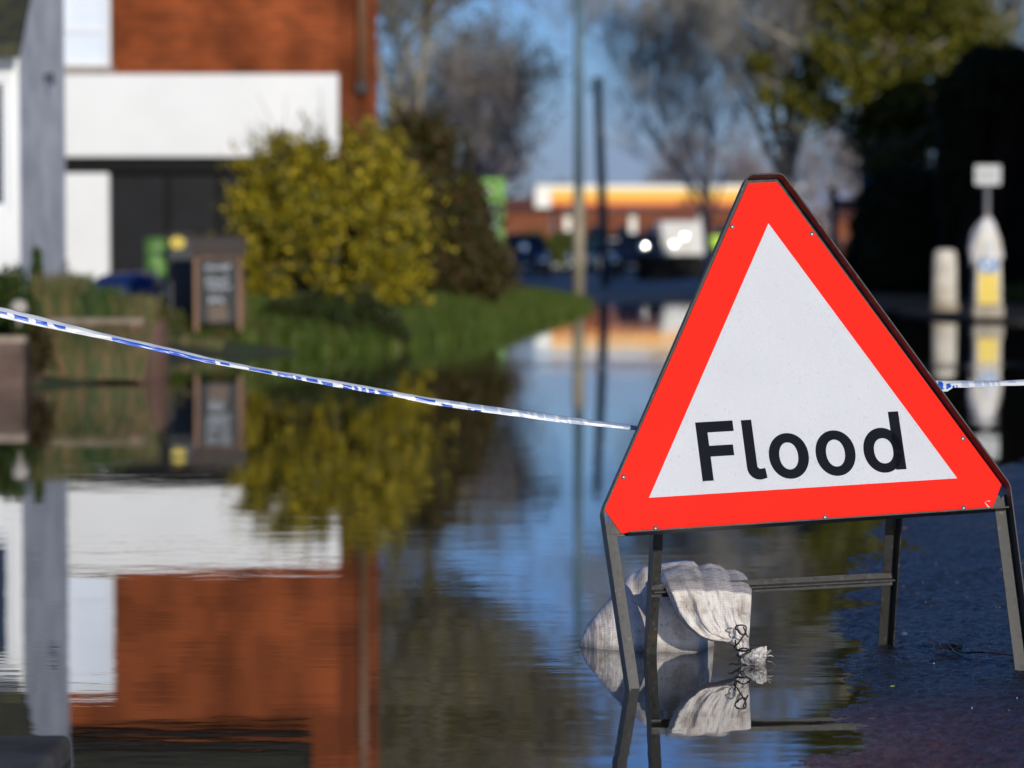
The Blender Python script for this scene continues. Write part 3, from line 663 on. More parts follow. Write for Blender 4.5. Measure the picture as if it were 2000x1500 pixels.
n_ = MB(); n_.add(nk, nf); n_.build('bag_neck', M['sack'], bag, smooth=True)
c0 = W(1480,1289,5.17)+BO; c0.z = max(c0.z, .012)
A0 = W(1456,1284,5.185)+BO; ax = Vector((.93,-.36,-.06)).normalized(); ux = Vector((0,0,1)); ux = (ux-ax*ux.dot(ax)).normalized(); uy = ax.cross(ux)
tv = []; tf = []; na2, nb2 = 96, 44
for j in range(nb2):
    t = j/(nb2-1)
    if t < .62: q_ = t/.62; s_ = .034*q_; r0 = .0095+.0125*q_**.8
    else: q_ = (t-.62)/.38; s_ = .034+.004*math.sin(q_*3.14)-.012*q_; r0 = .022*(1-q_)+.0005
    for i in range(na2):
        a = 2*math.pi*i/na2
        ruf = .20*t**.7*math.sin(a*5+2*mnoise.noise(Vector((math.cos(a)*1.5,math.sin(a)*1.5,t*3)))*2) if t < .9 else 0
        ruf += .38*min(1,t*1.6)*mnoise.noise(Vector((math.cos(a)*2.1,math.sin(a)*2.1,t*3.5+5)))
        r1 = r0*1.15*(1+ruf); s2 = s_+.007*t*mnoise.noise(Vector((math.cos(a)*2.5,math.sin(a)*2.5,t*2+9)))+.003*mnoise.noise(Vector((a*3,t*14,2)))
        tv.append(A0+ax*s2+(ux*math.cos(a)*.9+uy*math.sin(a))*r1)
for j in range(nb2-1):
    for i in range(na2): tf.append((j*na2+i, (j+1)*na2+i, (j+1)*na2+(i+1)%na2, j*na2+(i+1)%na2))
t_ = MB(); t_.add(tv, tf)
for k in range(5):    # frayed strands and torn petals of the sack mouth
    a = rng.uniform(-.9,1.0); p0 = c0+Vector((.018*math.cos(a),-.008,.016*math.sin(a))); p1 = p0+Vector((.014*math.cos(a+.3),rng.uniform(-.006,.004),.010*math.sin(a)+rng.uniform(-.006,.004)))
    t_.tube([p0,(p0+p1)/2+Vector((0,0,.002)),p1],[.0009,.0006,.0003],4)
for k in range(0):
    a = rng.uniform(0,6.28); q0 = c0+Vector((.008*math.cos(a),-.014,.007*math.sin(a)))
    w1 = Vector((math.cos(a+1.5),-.2,math.sin(a+1.5)))*.008; l1 = Vector((math.cos(a),-.5,math.sin(a)))*.014
    t_.add([q0-w1*.5,q0+w1*.5,q0+w1+l1,q0-w1*.8+l1*.9], [(0,1,2,3)])
t_.build('bag_mouth', M['sack'], bag, smooth=True)
M['cord'] = mat('black_cord', (.010,.010,.010), .45, var=.2, vscale=200)
cord = MB(); Cc = lambda *P: [W(x_, y_, d2)+BO for x_, y_, d2 in P]
def smoothp(P, n=6):
    out = []
    for i in range(len(P)-1):
        p0 = P[max(i-1,0)]; p1 = P[i]; p2 = P[i+1]; p3 = P[min(i+2,len(P)-1)]
        for k in range(n):
            t = k/n; out.append(.5*((2*p1)+(p2-p0)*t+(2*p0-5*p1+4*p2-p3)*t*t+(3*p1-p0-3*p2+p3)*t**3))
    return out+[P[-1]]
for P in ([(1441,1231,5.165),(1436,1226,5.155),(1444,1221,5.15),(1456,1223,5.15),(1457,1232,5.15),(1454,1240,5.155),(1445,1237,5.155),(1441,1231,5.16)],
          [(1455,1236,5.15),(1449,1246,5.15),(1441,1257,5.155),(1434,1263,5.165),(1440,1269,5.165),(1451,1266,5.16),(1462,1268,5.165),(1470,1270,5.18),(1463,1274,5.165),(1450,1282,5.16),(1443,1292,5.16),(1446,1297,5.16)],
          [(1452,1224,5.15),(1458,1240,5.15),(1461,1244,5.155)], [(1436,1250,5.17),(1437,1262,5.165),(1440,1269,5.165)],
          [(1446,1296,5.16),(1438,1298,5.14),(1430,1296,5.13),(1424,1299,5.12)]):
    cord.tube(smoothp(Cc(*P)), .0016, 6)
for q_ in range(2):
    ring_ = [W(1453+math.cos(a)*13.5, 1268+q_*12+math.sin(a)*3.5, 5.195-math.sin(a)*.016)+BO for a in np.linspace(0,2*math.pi,20)]
    cord.tube(ring_, .0016, 6)
cord.build('tie_cord', M['cord'], bag, smooth=True)

# ---------------------------------------------------------------- small litter on the asphalt
def on_road(px, py, z=.01):
    b = (750-py)/FPX; y = math.cos(PIT)+b*math.sin(PIT); zz = -math.sin(PIT)+b*math.cos(PIT); t = (z-CAMH)/zz
    return Vector(((px-1000)/FPX*t, y*t, z))
tw = MB(); rt = random.Random(5)
def tpath(P, r): tw.tube(smoothp([on_road(a, b2, z) for a, b2, z in P], 4), r, 5)
tpath([(1812,1254,.014),(1835,1262,.020),(1858,1267,.018),(1885,1275,.017),(1915,1274,.019),(1950,1277,.018),(1985,1281,.016)], .0016)
tpath([(1845,1262,.021),(1860,1272,.016),(1880,1283,.014),(1900,1290,.013)], .0013)
tpath([(1898,1292,.013),(1905,1284,.016),(1912,1278,.018)], .0011)
for k in range(16): tpath([(1822+rt.random()*45,1256+rt.random()*13,.016+rt.random()*.006),(1822+rt.random()*60,1256+rt.random()*16,.02)], .0014)
tw.build('twig', mat('wet_dead_twig', (.012,.009,.007), .4)); tag(bpy.data.objects['twig'], 'dark wet twig lying on the asphalt beside the right leg', 'twig')
def leaf(name, px, py, s_, col, label, cat):
    c0 = on_road(px, py, .013); m = MB(); P = [(-1,0,0),(-.5,.45,.25),(.2,.5,.35),(1,0,.15),(.2,-.5,.1),(-.5,-.45,0)]
    m.add([c0+Vector((x_*s_, y_*s_, z_*s_)) for x_,y_,z_ in P]+[c0+Vector((.0,0,.0))], [(i,(i+1)%6,6) for i in range(6)])
    o = m.build(name, mat(name+'_green' if 'green' in label else name+'_col', col, .5)); so = o.modifiers.new('t','SOLIDIFY'); so.thickness = .0005; tag(o, label, cat)
leaf('leaf', 1743, 1341, .0045, (.25,.35,.04), 'small yellow-green leaf on the wet asphalt right of the reflection', 'leaf')
leaf('leaf', 1767, 1032, .008, (.25,.09,.03), 'small brown leaf on the far asphalt just below the sign', 'leaf')
pb_ = MB(); c0 = on_road(1766,1238,.014)
for th in range(1): pb_.lathe([(.0015,-.004),(.0045,-.002),(.0050,.001),(.003,.0035),(.001,.004)], 9, c0, sx=1.2)
o = pb_.build('pebble', mat('white_pebble', (.7,.72,.68), .5)); tag(o, 'tiny white pebble on the wet asphalt beside the back right leg', 'pebble')
gr = MB()
for k in range(120):
    x_ = rng.uniform(.75,1.5); y_ = rng.uniform(4.2,7); z_ = .034*max(0,(x_-float(edge_x(y_))))+.0015; s_ = rng.uniform(.0004,.0009)
    if x_-float(edge_x(y_)) < .03: continue
    gr.box((x_-s_,y_-s_,z_-s_),(x_+s_,y_+s_,z_+s_))
o = gr.build('grit', mat('pale_grit', (.4,.4,.38), .6)); tag(o, 'scattered pale grit on the wet asphalt', 'grit', kind='stuff')
# rubber block, bottom left corner
rb = MB(); rb.box((-1.35,3.72,-.12),(-.665,4.235,.032))
o = rb.build('rubber_block', mat('scuffed_black_rubber', (.060,.054,.046), .8, spec=.1, col2=(.10,.094,.084), vscale=9, bump=.4, bscale=60, detail=8)); 
bv = o.modifiers.new('b','BEVEL'); bv.width = .014; bv.segments = 4; tag(o, 'scuffed black rubber block just breaking the water in the near left corner', 'block')

# ---------------------------------------------------------------- brick building
DB = 32.4
PX = lambda px, d=DB: (px-1000)/FPX*d
PZ = lambda py, d=DB, : W(1000, py, d).z
bb = empty('brick_building', (PX(400), DB, 0), 'red brick shop building with a blank white fascia and a white sash window', 'building')
def part(name, boxes, m, parent, off_, bevel=0, **k):
    mb_ = MB()
    for lo, hi in boxes: mb_.box([lo[i]-off_[i] for i in range(3)], [hi[i]-off_[i] for i in range(3)])
    return mb_.build(name, m, parent, bevel=bevel, **k)
ob = (PX(400), DB, 0)
xl, xr, xw0, xw1 = PX(-700), PX(655), PX(119), PX(218); zt = PZ(-184); zb = PZ(145); zw0, zw1 = PZ(131), PZ(-109)
part('wall', [((xl,DB,zb-.02),(xw0-.02,DB+.3,zt)), ((xw1+.02,DB,zb-.02),(xr-.281,DB+.3,zt)), ((xw0-.02,DB,zb-.02),(xw1+.02,DB+.3,zw0)), ((xw0-.02,DB,zw1),(xw1+.02,DB+.3,zt)),
  ((PX(640),DB+.05,-.1),(xr-.281,DB+.3,zb-.021))], M['brick'], bb, ob)
part('rear_wall', [((xl,DB+9.0,-.1),(xr-.31,DB+9.3,zt-.001))], M['brick'], bb, ob)
Xc = -262/5500*33.2; pl_ = [(xr-.28,DB+.31),(xr-.28,DB+.002),(xr+.021,DB),(Xc,33.2),(-2.0,DB+9.3),(-2.315,DB+9.3)]
sdw = MB(); sdw.add([(x_-ob[0],y_-DB,z_) for z_ in (-.15,zt+3.2) for x_, y_ in pl_], [(5,4,3,2,1,0),(6,7,8,9,10,11)]+[(i,(i+1)%6,(i+1)%6+6,i+6) for i in range(6)])
sdw.build('canted_wall', M['brick'], bb)
part('roof_soffit', [((xl,DB-.35,zt),(xr-.29,DB+9.3,zt+.16))], M['black_paint'], bb, ob)
rf = MB(); rf.prism([(0,0),(9.6,0),(4.8,2.75)], xl-ob[0], xr-.29-ob[0], 0, Matrix(((0,1,0,0),(1,0,0,-.3),(0,0,1,zt+.161),(0,0,0,1))))
rf.build('roof', M['slate'], bb)
part('fascia', [((PX(124),DB-.14,PZ(307)),(PX(663),DB-.003,PZ(146)))], M['render_white'], bb, ob, bevel=.01)
part('fascia_shadow_strip', [((PX(128),DB-.06,PZ(337)),(PX(640),DB+.04,PZ(308)))], M['black_paint'], bb, ob)  # black strip painted in for the shadow below the fascia
part('fascia', [((PX(-700),DB-.10,PZ(337)),(PX(118),DB-.003,PZ(146)))], M['render_white'], bb, ob)
part('white_pilaster', [((PX(60),DB-.05,-.15),(PX(215),DB+.2,PZ(338)))], M['render_white'], bb, ob, bevel=.01)
sf = part('shopfront', [((PX(216),DB+.06,-.15),(PX(640),DB+.2,PZ(338)))], M['shop_black'], bb, ob)
part('mullion', [((PX(q_)-.03,DB+.01,-.1),(PX(q_)+.03,DB+.058,PZ(345))) for q_ in (330,430,540)], M['black_paint'], sf, ob)
wn = part('window', [((xw0,DB+.02,zw0),(xw0+.07,DB+.10,zw1)),((xw1-.07,DB+.02,zw0),(xw1,DB+.10,zw1)),((xw0+.071,DB+.02,zw0),(xw1-.071,DB+.10,zw0+.08)),((xw0+.071,DB+.02,zw1-.07),(xw1-.071,DB+.10,zw1)),((xw0+.071,DB+.03,PZ(62)),(xw1-.071,DB+.09,PZ(52)))], M['white_gloss'], bb, ob)
part('pane', [((xw0+.071,DB+.06,zw0+.081),(xw1-.071,DB+.07,PZ(62)-.001)),((xw0+.071,DB+.06,PZ(52)+.001),(xw1-.071,DB+.07,zw1-.071))], M['blind'], wn, ob)
part('sill', [((xw0-.06,DB-.12,zw0-.075),(xw1+.06,DB+.1,zw0-.001))], M['sill'], wn, ob, bevel=.006)
dp = MB(); dpy = .36; dpx = W(706,0,DB+.36).x-ob[0]; dp.tube([(dpx,dpy,W(0,165,DB+dpy).z),(dpx,dpy,zt+1.6)], .055, 10); dp.build('drainpipe', M['pipe_brown'], bb, smooth=True)
hp_ = MB(); hp_.box((dpx-.07,dpy-.07,W(0,184,DB+dpy).z),(dpx+.07,dpy+.07,W(0,158,DB+dpy).z)); hp_.build('drain_hopper', M['pipe_black'], bb, bevel=.02)

# near grey/white building at the far left
DN = 18.1; on = (PX(-200,DN), DN, 0); xg = PX(40,DN); PZn = lambda py: W(1000,py,DN).z
nb = empty('white_cottage', on, 'white rendered cottage with a grey side wall and mossy dark roof at the left edge', 'building')
ze = PZn(88); yb = 19.95
wx0, wx1, wz0, wz1 = PX(-190,DN), PX(17,DN), PZn(410), PZn(150)
part('front_wall', [((xg-4,DN,-.15),(wx0,DN+.25,ze)),((wx1,DN,-.15),(xg,DN+.02,ze)),((wx0,DN,-.15),(wx1,DN+.25,wz0)),((wx0,DN,wz1),(wx1,DN+.25,ze))], M['render_white'], nb, on)
sw = MB(); sw.add([Vector(v)-Vector(on) for v in [(xg+.003,DN+.021,-.15),(xg+.003,yb,-.15),(xg+.003,yb,ze+1.75),(xg+.003,DN+.021,ze+.02),(xg-.25,DN+.26,-.15),(xg-.25,yb,-.15),(xg-.25,yb,ze+1.7),(xg-.25,DN+.26,ze+.1)]],
  [(0,1,2,3),(7,6,5,4),(0,3,7,4),(1,5,6,2),(3,2,6,7),(0,4,5,1)])
sw.build('side_wall', M['render_grey'], nb)
rr_ = MB(); rr_.add([Vector(v)-Vector(on) for v in [(xg-4,DN-.25,ze-.10),(xg+.05,DN-.25,ze-.10),(xg+.05,yb+.1,ze+1.9),(xg-4,yb+.1,ze+1.9),(xg-4,DN-.25,ze-.0),(xg+.05,DN-.25,ze-.0),(xg+.05,yb+.1,ze+2.0),(xg-4,yb+.1,ze+2.0)]],
  [(3,2,1,0),(4,5,6,7),(0,1,5,4),(1,2,6,5),(2,3,7,6),(3,0,4,7)])
rr_.build('roof', M['slate'], nb)
wf_ = part('window', [((wx1-.035,DN+.03,wz0),(wx1,DN+.09,wz1)),((wx0,DN+.03,wz0),(wx1-.036,DN+.09,wz0+.04)),((wx0,DN+.03,wz1-.04),(wx1-.036,DN+.09,wz1)),((wx0+.3,DN+.03,wz0+.041),(wx0+.335,DN+.09,wz1-.041))], M['white_gloss'], nb, on)
part('pane', [((wx0,DN+.055,wz0+.04),(wx1-.036,DN+.065,wz1-.04))], M['glass_dark'], wf_, on)
bk = MB(); bk.tube([Vector((xg+.02,DN+.9,PZn(135)))-Vector(on), Vector((xg+.06,DN+.9,PZn(125)))-Vector(on), Vector((xg+.07,DN+.9,PZn(150)))-Vector(on)], .018, 6)
bk.build('wall_bracket', M['pipe_black'], nb)

# ---------------------------------------------------------------- foliage builders
def leaves_from(P, size, n_per=1, jitter=.05, aspect=.6):
    n = len(P); P = P + rng.normal(0, jitter, (n,3))
    a = rng.normal(size=(n,3)); a /= np.linalg.norm(a,axis=1)[:,None]; b = rng.normal(size=(n,3)); b -= a*(a*b).sum(1)[:,None]; b /= np.linalg.norm(b,axis=1)[:,None]
    s_ = (size*rng.uniform(.6,1.4,n))[:,None]
    V = np.stack([P-a*s_*.5, P-b*s_*aspect*.5+a*s_*.05, P+a*s_*.5, P+b*s_*aspect*.5+a*s_*.05], 1).reshape(-1,3)
    return V, np.arange(4*n).reshape(n,4)
def lump(n, c, r, clumps, cr, flat=1.0, shell=.55, seed=0, low=None):
    """points in leaf clumps spread over an uneven ellipsoid"""
    g = np.random.default_rng(seed); d = g.normal(size=(clumps,3)); d /= np.linalg.norm(d,axis=1)[:,None]
    rad = (shell+(1-shell)*g.random(clumps)**.5)*(1+.22*g.normal(size=clumps)*.6)
    C = d*rad[:,None]*np.array(r)+np.array(c)
    if low is not None: C = C[C[:,2] > low]
    k = g.integers(0, len(C), n); rr_ = cr*g.uniform(.5,1.3,len(C))
    q = g.normal(size=(n,3)); q /= np.linalg.norm(q,axis=1)[:,None]; q *= (g.random(n)**.4)[:,None]
    P = C[k]+q*rr_[k][:,None]*np.array([1,1,flat]); return P, C
def branches(mb_, p, d, ln, r, depth, g, spread=.5, up=.15, kids=(2,4), curve=.15, tips=None, shrink=(.62,.82), rmin=.004, seg=4):
    n = 3; pts = [p]; rs_ = [r]
    for k in range(n):
        d = (d + Vector((g.uniform(-1,1),g.uniform(-1,1),g.uniform(-.6,.8)))*curve + Vector((0,0,up*.3))).normalized()
        pts.append(pts[-1]+d*ln/n); rs_.append(max(rmin, r*(1-.38*(k+1)/n)))
    mb_.tube(pts, rs_, seg if r > .03 else 3, cap=False)
    if tips is not None and depth <= 2: tips.extend(pts[1:])
    if depth == 0: return
    for k in range(g.randint(*kids)):
        i = g.choice([1,2,3,3]); b0 = pts[i]; q = Vector((g.uniform(-1,1),g.uniform(-1,1),g.uniform(-.5,1)*.7)).normalized()
        nd = (d*(1-spread)+q*spread*1.3+Vector((0,0,up))).normalized()
        branches(mb_, b0, nd, ln*g.uniform(*shrink), max(rmin, rs_[i]*g.uniform(.5,.75)), depth-1, g, spread, up, kids, curve, tips, shrink, rmin, seg)
bark = mat('grey_bark', (.36,.32,.25), .9, var=.5, vscale=6, bump=.5, bscale=20)
bark_dk = mat('purple_grey_bark', (.36,.32,.33), .9, var=.4, vscale=6)
bark_pale = mat('pale_sunlit_bark', (.40,.37,.31), .9, var=.4, vscale=6)
def tree(name, base, h, r, label, seed, trunk_r=.18, depth=6, lean=(0,0), bmat=bark, leafm=None, nleaf=0, lsize=.2, group=None, fork=.3, spread=.5, up=.12, kids=(2,4), rmin=.008, cat='tree', ljit=.35, ivy=None):
    g = random.Random(seed); t = empty(name, base, label, cat, group)
    tips = []; mb_ = MB(); p = Vector((0,0,-.2)); top = Vector((lean[0], lean[1], h*fork))
    mb_.tube([p, p.lerp(top,.5)+Vector((g.uniform(-.1,.1),g.uniform(-.1,.1),0)), top], [trunk_r*1.25, trunk_r, trunk_r*.85], 8)
    mb_.build('trunk', bmat, t, smooth=True)
    lb = MB(); nb_ = g.randint(4,6)
    for k in range(nb_):
        a = 2*math.pi*(k+g.random()*.6)/nb_; s_ = g.uniform(.35,.75)
        st = p.lerp(top, g.uniform(.7,1.0)) if k else top
        dvec = Vector((math.cos(a)*s_*r/h*2.0, math.sin(a)*s_*r/h*2.0, g.uniform(.7,1.0))) if k else Vector((0,0,1))
        branches(lb, st, dvec.normalized(), h*.30*g.uniform(.8,1.1), trunk_r*g.uniform(.45,.65), depth, g, spread, up, kids, .16, tips, (.60,.80), rmin)
    o = lb.build('branches', bmat, t, smooth=True)
    if nleaf and tips:
        T = np.array([tuple(x_) for x_ in tips]); k = rng.integers(0, len(T), nleaf)
        V, F = leaves_from(T[k], lsize, jitter=ljit); arr_mesh('crown', V, F, leafm, t)
    return t
yel = leafmat('yellow_green_leaves', [(.015,.022,.003),(.05,.06,.005),(.36,.28,.010),(.025,.04,.004),(.62,.46,.014),(.10,.11,.008),(.15,.14,.008),(.85,.62,.05)], trans=.2)
dkl = leafmat('brown_olive_leaves', [(.02,.018,.004),(.045,.034,.008),(.06,.035,.01),(.035,.04,.008)], trans=.15)
grn = leafmat('mid_green_leaves', [(.015,.04,.006),(.03,.07,.010),(.05,.085,.012),(.09,.09,.02)], trans=.25)
evg = leafmat('shade_dark_evergreen_leaves', [(.006,.009,.003),(.014,.022,.005),(.026,.032,.006)], trans=.05, rough=.9)  # near-black leaf colours stand in for heavy shade
ivy_m = leafmat('olive_ivy_leaves', [(.012,.018,.003),(.05,.06,.006),(.14,.14,.010),(.26,.23,.018)], trans=.2)
dry = leafmat('dry_plant_leaves', [(.16,.11,.045),(.10,.10,.03),(.05,.08,.02),(.22,.15,.06)], trans=.25)
olv = leafmat('sparse_olive_leaves', [(.08,.07,.02),(.16,.14,.03),(.20,.16,.04)], trans=.25)

stem_dk = mat('dark_brown_stems', (.06,.042,.025), .9, var=.4)
def bush(name, base, blobs, m, label, seed, lsize=.06, sprays=0, spl=.5, core=None, twigs=0, twl=.6, cat='bush', twm=None):
    t = empty(name, base, label, cat); PP = []; CC = []
    for i, (c, r, n, cl, cr) in enumerate(blobs):
        P, C = lump(n, c, r, cl, cr, seed=seed+i, low=.0); PP.append(P); CC.append(C)
    P = np.concatenate(PP); P = P[P[:,2] > -.02]; V, F = leaves_from(P, lsize, jitter=lsize*.3); arr_mesh('foliage', V, F, m, t)
    C = np.concatenate(CC); st = MB(); g = random.Random(seed); SP = []
    cen = C.mean(0)
    for k in range(sprays):
        c = Vector(C[g.randrange(len(C))]); d = (c-Vector(cen)); d.y *= .6; d = (d.normalized()*.8+Vector((g.uniform(-.4,.4),g.uniform(-.3,.3),g.uniform(.1,1.0)))).normalized(); l_ = spl*g.uniform(.4,1.2); pts = [c]
        for q_ in range(5): d = (d+Vector((0,0,-.16))).normalized(); pts.append(pts[-1]+d*l_/5)
        st.tube(pts, [.007,.006,.005,.004,.003,.002], 3, cap=False)
        for q_ in range(int(34*l_/.5)): t_ = g.random()*4.99; a_ = pts[int(t_)].lerp(pts[int(t_)+1], t_%1); SP.append(tuple(a_))
    if SP: V2, F2 = leaves_from(np.array(SP), lsize*.9, jitter=lsize*.35); arr_mesh('outer_sprays', V2, F2, m, t)
    for k in range(min(70, len(C))):
        c = C[g.randrange(len(C))]; b0 = Vector((c[0]*.25, c[1]*.3, 0)); mid = Vector((c[0]*.6, c[1]*.6, c[2]*.6))
        st.tube([b0, mid, Vector(c)], [.02,.012,.006], 4, cap=False)
    for k in range(twigs):
        c = C[g.randrange(len(C))]
        if c[2] < max(C[:,2])*.6: continue
        p0 = Vector(c); d = Vector((g.uniform(-.45,.45), g.uniform(-.3,.3), 1)).normalized(); l_ = twl*g.uniform(.4,1)
        st.tube([p0, p0+d*l_*.5, p0+d*l_+Vector((g.uniform(-.1,.1),0,-.02))], [.006,.004,.002], 3, cap=False)
    st.build('stems', twm or stem_dk, t)
    return t
# big yellow-green shrub
DS = 26.0; c = W(640, 640, DS); base = (c.x, DS, .12)
q = lambda px, py, d=DS, b=base: (W(px,py,d).x-b[0], W(px,py,d).z-b[2])
def blob(px, py, rx, rz, n, cl, cr, d=DS, b=base, ry=None, dy=0):
    x_, z_ = q(px, py, d, b); s_ = d/FPX; return ((x_, dy, z_), (rx*s_, (ry or rx*s_*.8), rz*s_), n, cl, cr)
bush('yellow_shrub', base, [blob(625,470,165,135,13000,130,.13), blob(690,330,100,85,4200,60,.13), blob(560,330,75,70,2600,45,.12), blob(500,440,60,110,2600,45,.12), blob(765,440,62,115,4200,60,.13), blob(715,560,95,75,3000,50,.12), blob(480,530,45,45,900,20,.1)], yel,
     'large loose yellow-green leafed shrub in front of the white fascia', 11, lsize=.055, twigs=170, twl=.6, sprays=150, spl=.38)
d2 = 30.0; c = W(890,610,d2); b2 = (c.x, d2, .2)
rdl = leafmat('reddish_brown_twiggy_leaves', [(.022,.020,.006),(.055,.040,.010),(.10,.05,.015),(.035,.045,.008),(.06,.06,.010)], trans=.15)
bush('brown_shrub', b2, [blob(860,460,85,140,14000,150,.2,d2,b2), blob(815,310,70,80,5000,60,.2,d2,b2), blob(928,530,52,80,5000,60,.2,d2,b2)], rdl, 'wide dark reddish-brown shrub growing right of the yellow-green one', 21, lsize=.075, twigs=160, twl=.7, sprays=70, spl=.35)
# low plants along the bank
d3 = 22.9; c = W(640,660,d3); b3 = (c.x, d3, .05)
bush('low_green_shrub', b3, [blob(650,622,110,50,6000,60,.09,d3,b3), blob(560,645,70,38,2600,30,.08,d3,b3), blob(740,650,60,34,2400,26,.08,d3,b3)], leafmat('olive_ground_leaves', [(.012,.03,.004),(.03,.055,.008),(.06,.06,.014),(.035,.03,.01)], trans=.2), 'low mid-green ground shrub at the foot of the yellow-green shrub', 31, lsize=.04, cat='shrub')
d3 = 22.2; c = W(400,670,d3); b3 = (c.x, d3, .02)
bush('dry_plant_clump', b3, [blob(330,640,45,55,1500,20,.08,d3,b3), blob(420,655,75,28,1500,20,.07,d3,b3), blob(510,655,50,22,900,14,.06,d3,b3)], dry, 'clump of dry brown plants around the foot of the chalkboard', 41, lsize=.045, cat='plant')
d4 = 16.6; c = W(10,700,d4); b4 = (c.x, d4, .1)
bush('green_shrub', b4, [blob(5,610,62,62,6500,60,.09,d4,b4), blob(-90,600,80,80,4000,40,.1,d4,b4)], grn, 'dense dark green shrub overhanging the brick planter at the left edge', 51, lsize=.035, cat='shrub')
# brick planters
def planter(px0, px1, y0, depth, ztop, label, m):
    x0, x1 = PX(px0,y0), PX(px1,y0); o_ = ((x0+x1)/2, y0, 0)
    t = empty('brick_planter', o_, label, 'planter')
    part('planter_wall', [((x0,y0,-.15),(x1,y0+.1,ztop)),((x0,y0+depth-.1,-.15),(x1,y0+depth,ztop)),((x0,y0+.101,-.15),(x0+.1,y0+depth-.101,ztop)),((x1-.1,y0+.101,-.15),(x1,y0+depth-.101,ztop))], m, t, o_, bevel=.01)
    part('coping', [((x0-.01,y0-.012,ztop+.001),(x1+.01,y0+.11,ztop+.04))], mat('coping_stone', (.27,.21,.16), .8, var=.3, vscale=10), t, o_, bevel=.006)
    part('soil', [((x0+.1,y0+.1,-.1),(x1-.1,y0+depth-.1,ztop-.03))], mat('soil', (.03,.02,.013), .95, var=.4), t, o_)
planter(-130, 46, 16.0, 1.0, .26, 'weathered pinkish brick planter under the dark green shrub', brickmat('pink_brick', (.20,.13,.10), (.11,.075,.06), (.16,.13,.11), stain=.7))
planter(92, 276, 16.9, 1.3, .34, 'low orange-brown brick planter full of dry stems left of the chalkboard', M['planter_brick'])
def spiky(name, px, py, d, w_, h_, n, m, label, seed, cat='plant'):
    g = random.Random(seed); b0 = W(px, py, d); t = empty(name, (b0.x, d, b0.z), label, cat); vs = []; fs = []
    for k in range(n):
        x_ = g.uniform(-w_,w_); y_ = g.uniform(-.12,.12); hh = h_*g.uniform(.45,1); lx = g.uniform(-.35,.35)*hh; ly = g.uniform(-.2,.2)*hh; wd = g.uniform(.006,.016)
        i = len(vs); vs += [(x_-wd,y_,0),(x_+wd,y_,0),(x_+lx*.4+wd,y_+ly*.4,hh*.6),(x_+lx*.4-wd,y_+ly*.4,hh*.6),(x_+lx,y_+ly,hh)]; fs += [(i,i+1,i+2,i+3),(i+3,i+2,i+4)]
    mb_ = MB(); mb_.v = vs; mb_.f = fs; mb_.m = [0]*len(fs); mb_.build('leaves', m, t); return t
d5 = 17.4
spiky('dry_grass_clump', 110, 640, d5, .13, .36, 420, dry, 'tall dry straw-coloured grass in the left part of the orange-brown planter', 1)
spiky('green_leafy_plant', 190, 640, d5, .16, .28, 420, grn, 'green leafy plant in the middle of the orange-brown planter', 2)
spiky('pale_dry_plant', 262, 650, d5, .10, .26, 260, dry, 'shorter pale dry plant at the right end of the orange-brown planter', 3)
spiky('trailing_plant', 165, 740, 16.8, .34, .36, 1300, leafmat('trailing', [(.20,.12,.055),(.07,.08,.02),(.04,.06,.014),(.16,.09,.045)], trans=.2), 'dry and green stems trailing down the front of the orange-brown planter', 4)
spiky('purple_plant', 370, 690, 21.7, .25, .14, 300, dry, 'short brown stems at the water line below the chalkboard', 9)
c = W(86,640,18.0); t = empty('slim_conifer', (c.x,17.75,.25), 'slim dark green upright conifer against the grey wall', 'conifer')
P = []; 
for k in range(1800):
    zz = rng.random()**.8; r0 = .055*(1-zz)**.6+.01; a = rng.uniform(0,6.28); P.append((r0*math.cos(a)*rng.random()**.4, r0*math.sin(a)*rng.random()**.4, zz*.55))
V, F = leaves_from(np.array(P), .03, jitter=.006); arr_mesh('foliage', V, F, grn, t)
s_ = MB(); s_.tube([(0,0,-.2),(0,0,.5)], [.012,.004], 6); s_.build('trunk', bark, t)
c = W(155,640,18.0)
spiky('young_plant', 155, 600, 17.9, .06, .24, 130, grn, 'small upright green plant behind the orange-brown planter, against the white wall', 6)
c = W(70,745,16.3); b3 = (c.x,16.3,-.02)
bush('dark_waterside_plant', b3, [blob(66,690,26,55,1800,22,.06,16.3,b3), blob(20,735,50,20,700,10,.05,16.3,b3)], dkl, 'dark brown plant at the water line between the two brick planters', 81, lsize=.035, cat='plant', sprays=20, spl=.15)
c = W(240,560,19.5); b3 = (c.x,19.5,.05)
bush('ragged_green_plant', b3, [blob(170,610,60,45,1600,24,.06,19.5,b3), blob(265,620,60,40,1600,24,.06,19.5,b3)], dry, 'ragged green and straw plants behind the orange-brown planter, below the tarpaulin', 82, lsize=.035, cat='plant', sprays=40, spl=.25)
# pale ornament among the leaves
c = W(37,606,15.9); o = MB(); o.lathe([(.012,-.09),(.016,-.03),(.030,-.018),(.048,.0),(.050,.022),(.038,.048),(.015,.060),(.001,.062)], 18, (0,0,0))
o = o.build('garden_ornament', mat('pale_stone', (.36,.32,.27), .7), None, smooth=True, loc=c); tag(o, 'small pale rounded stone ornament among the green leaves behind the tape', 'ornament')

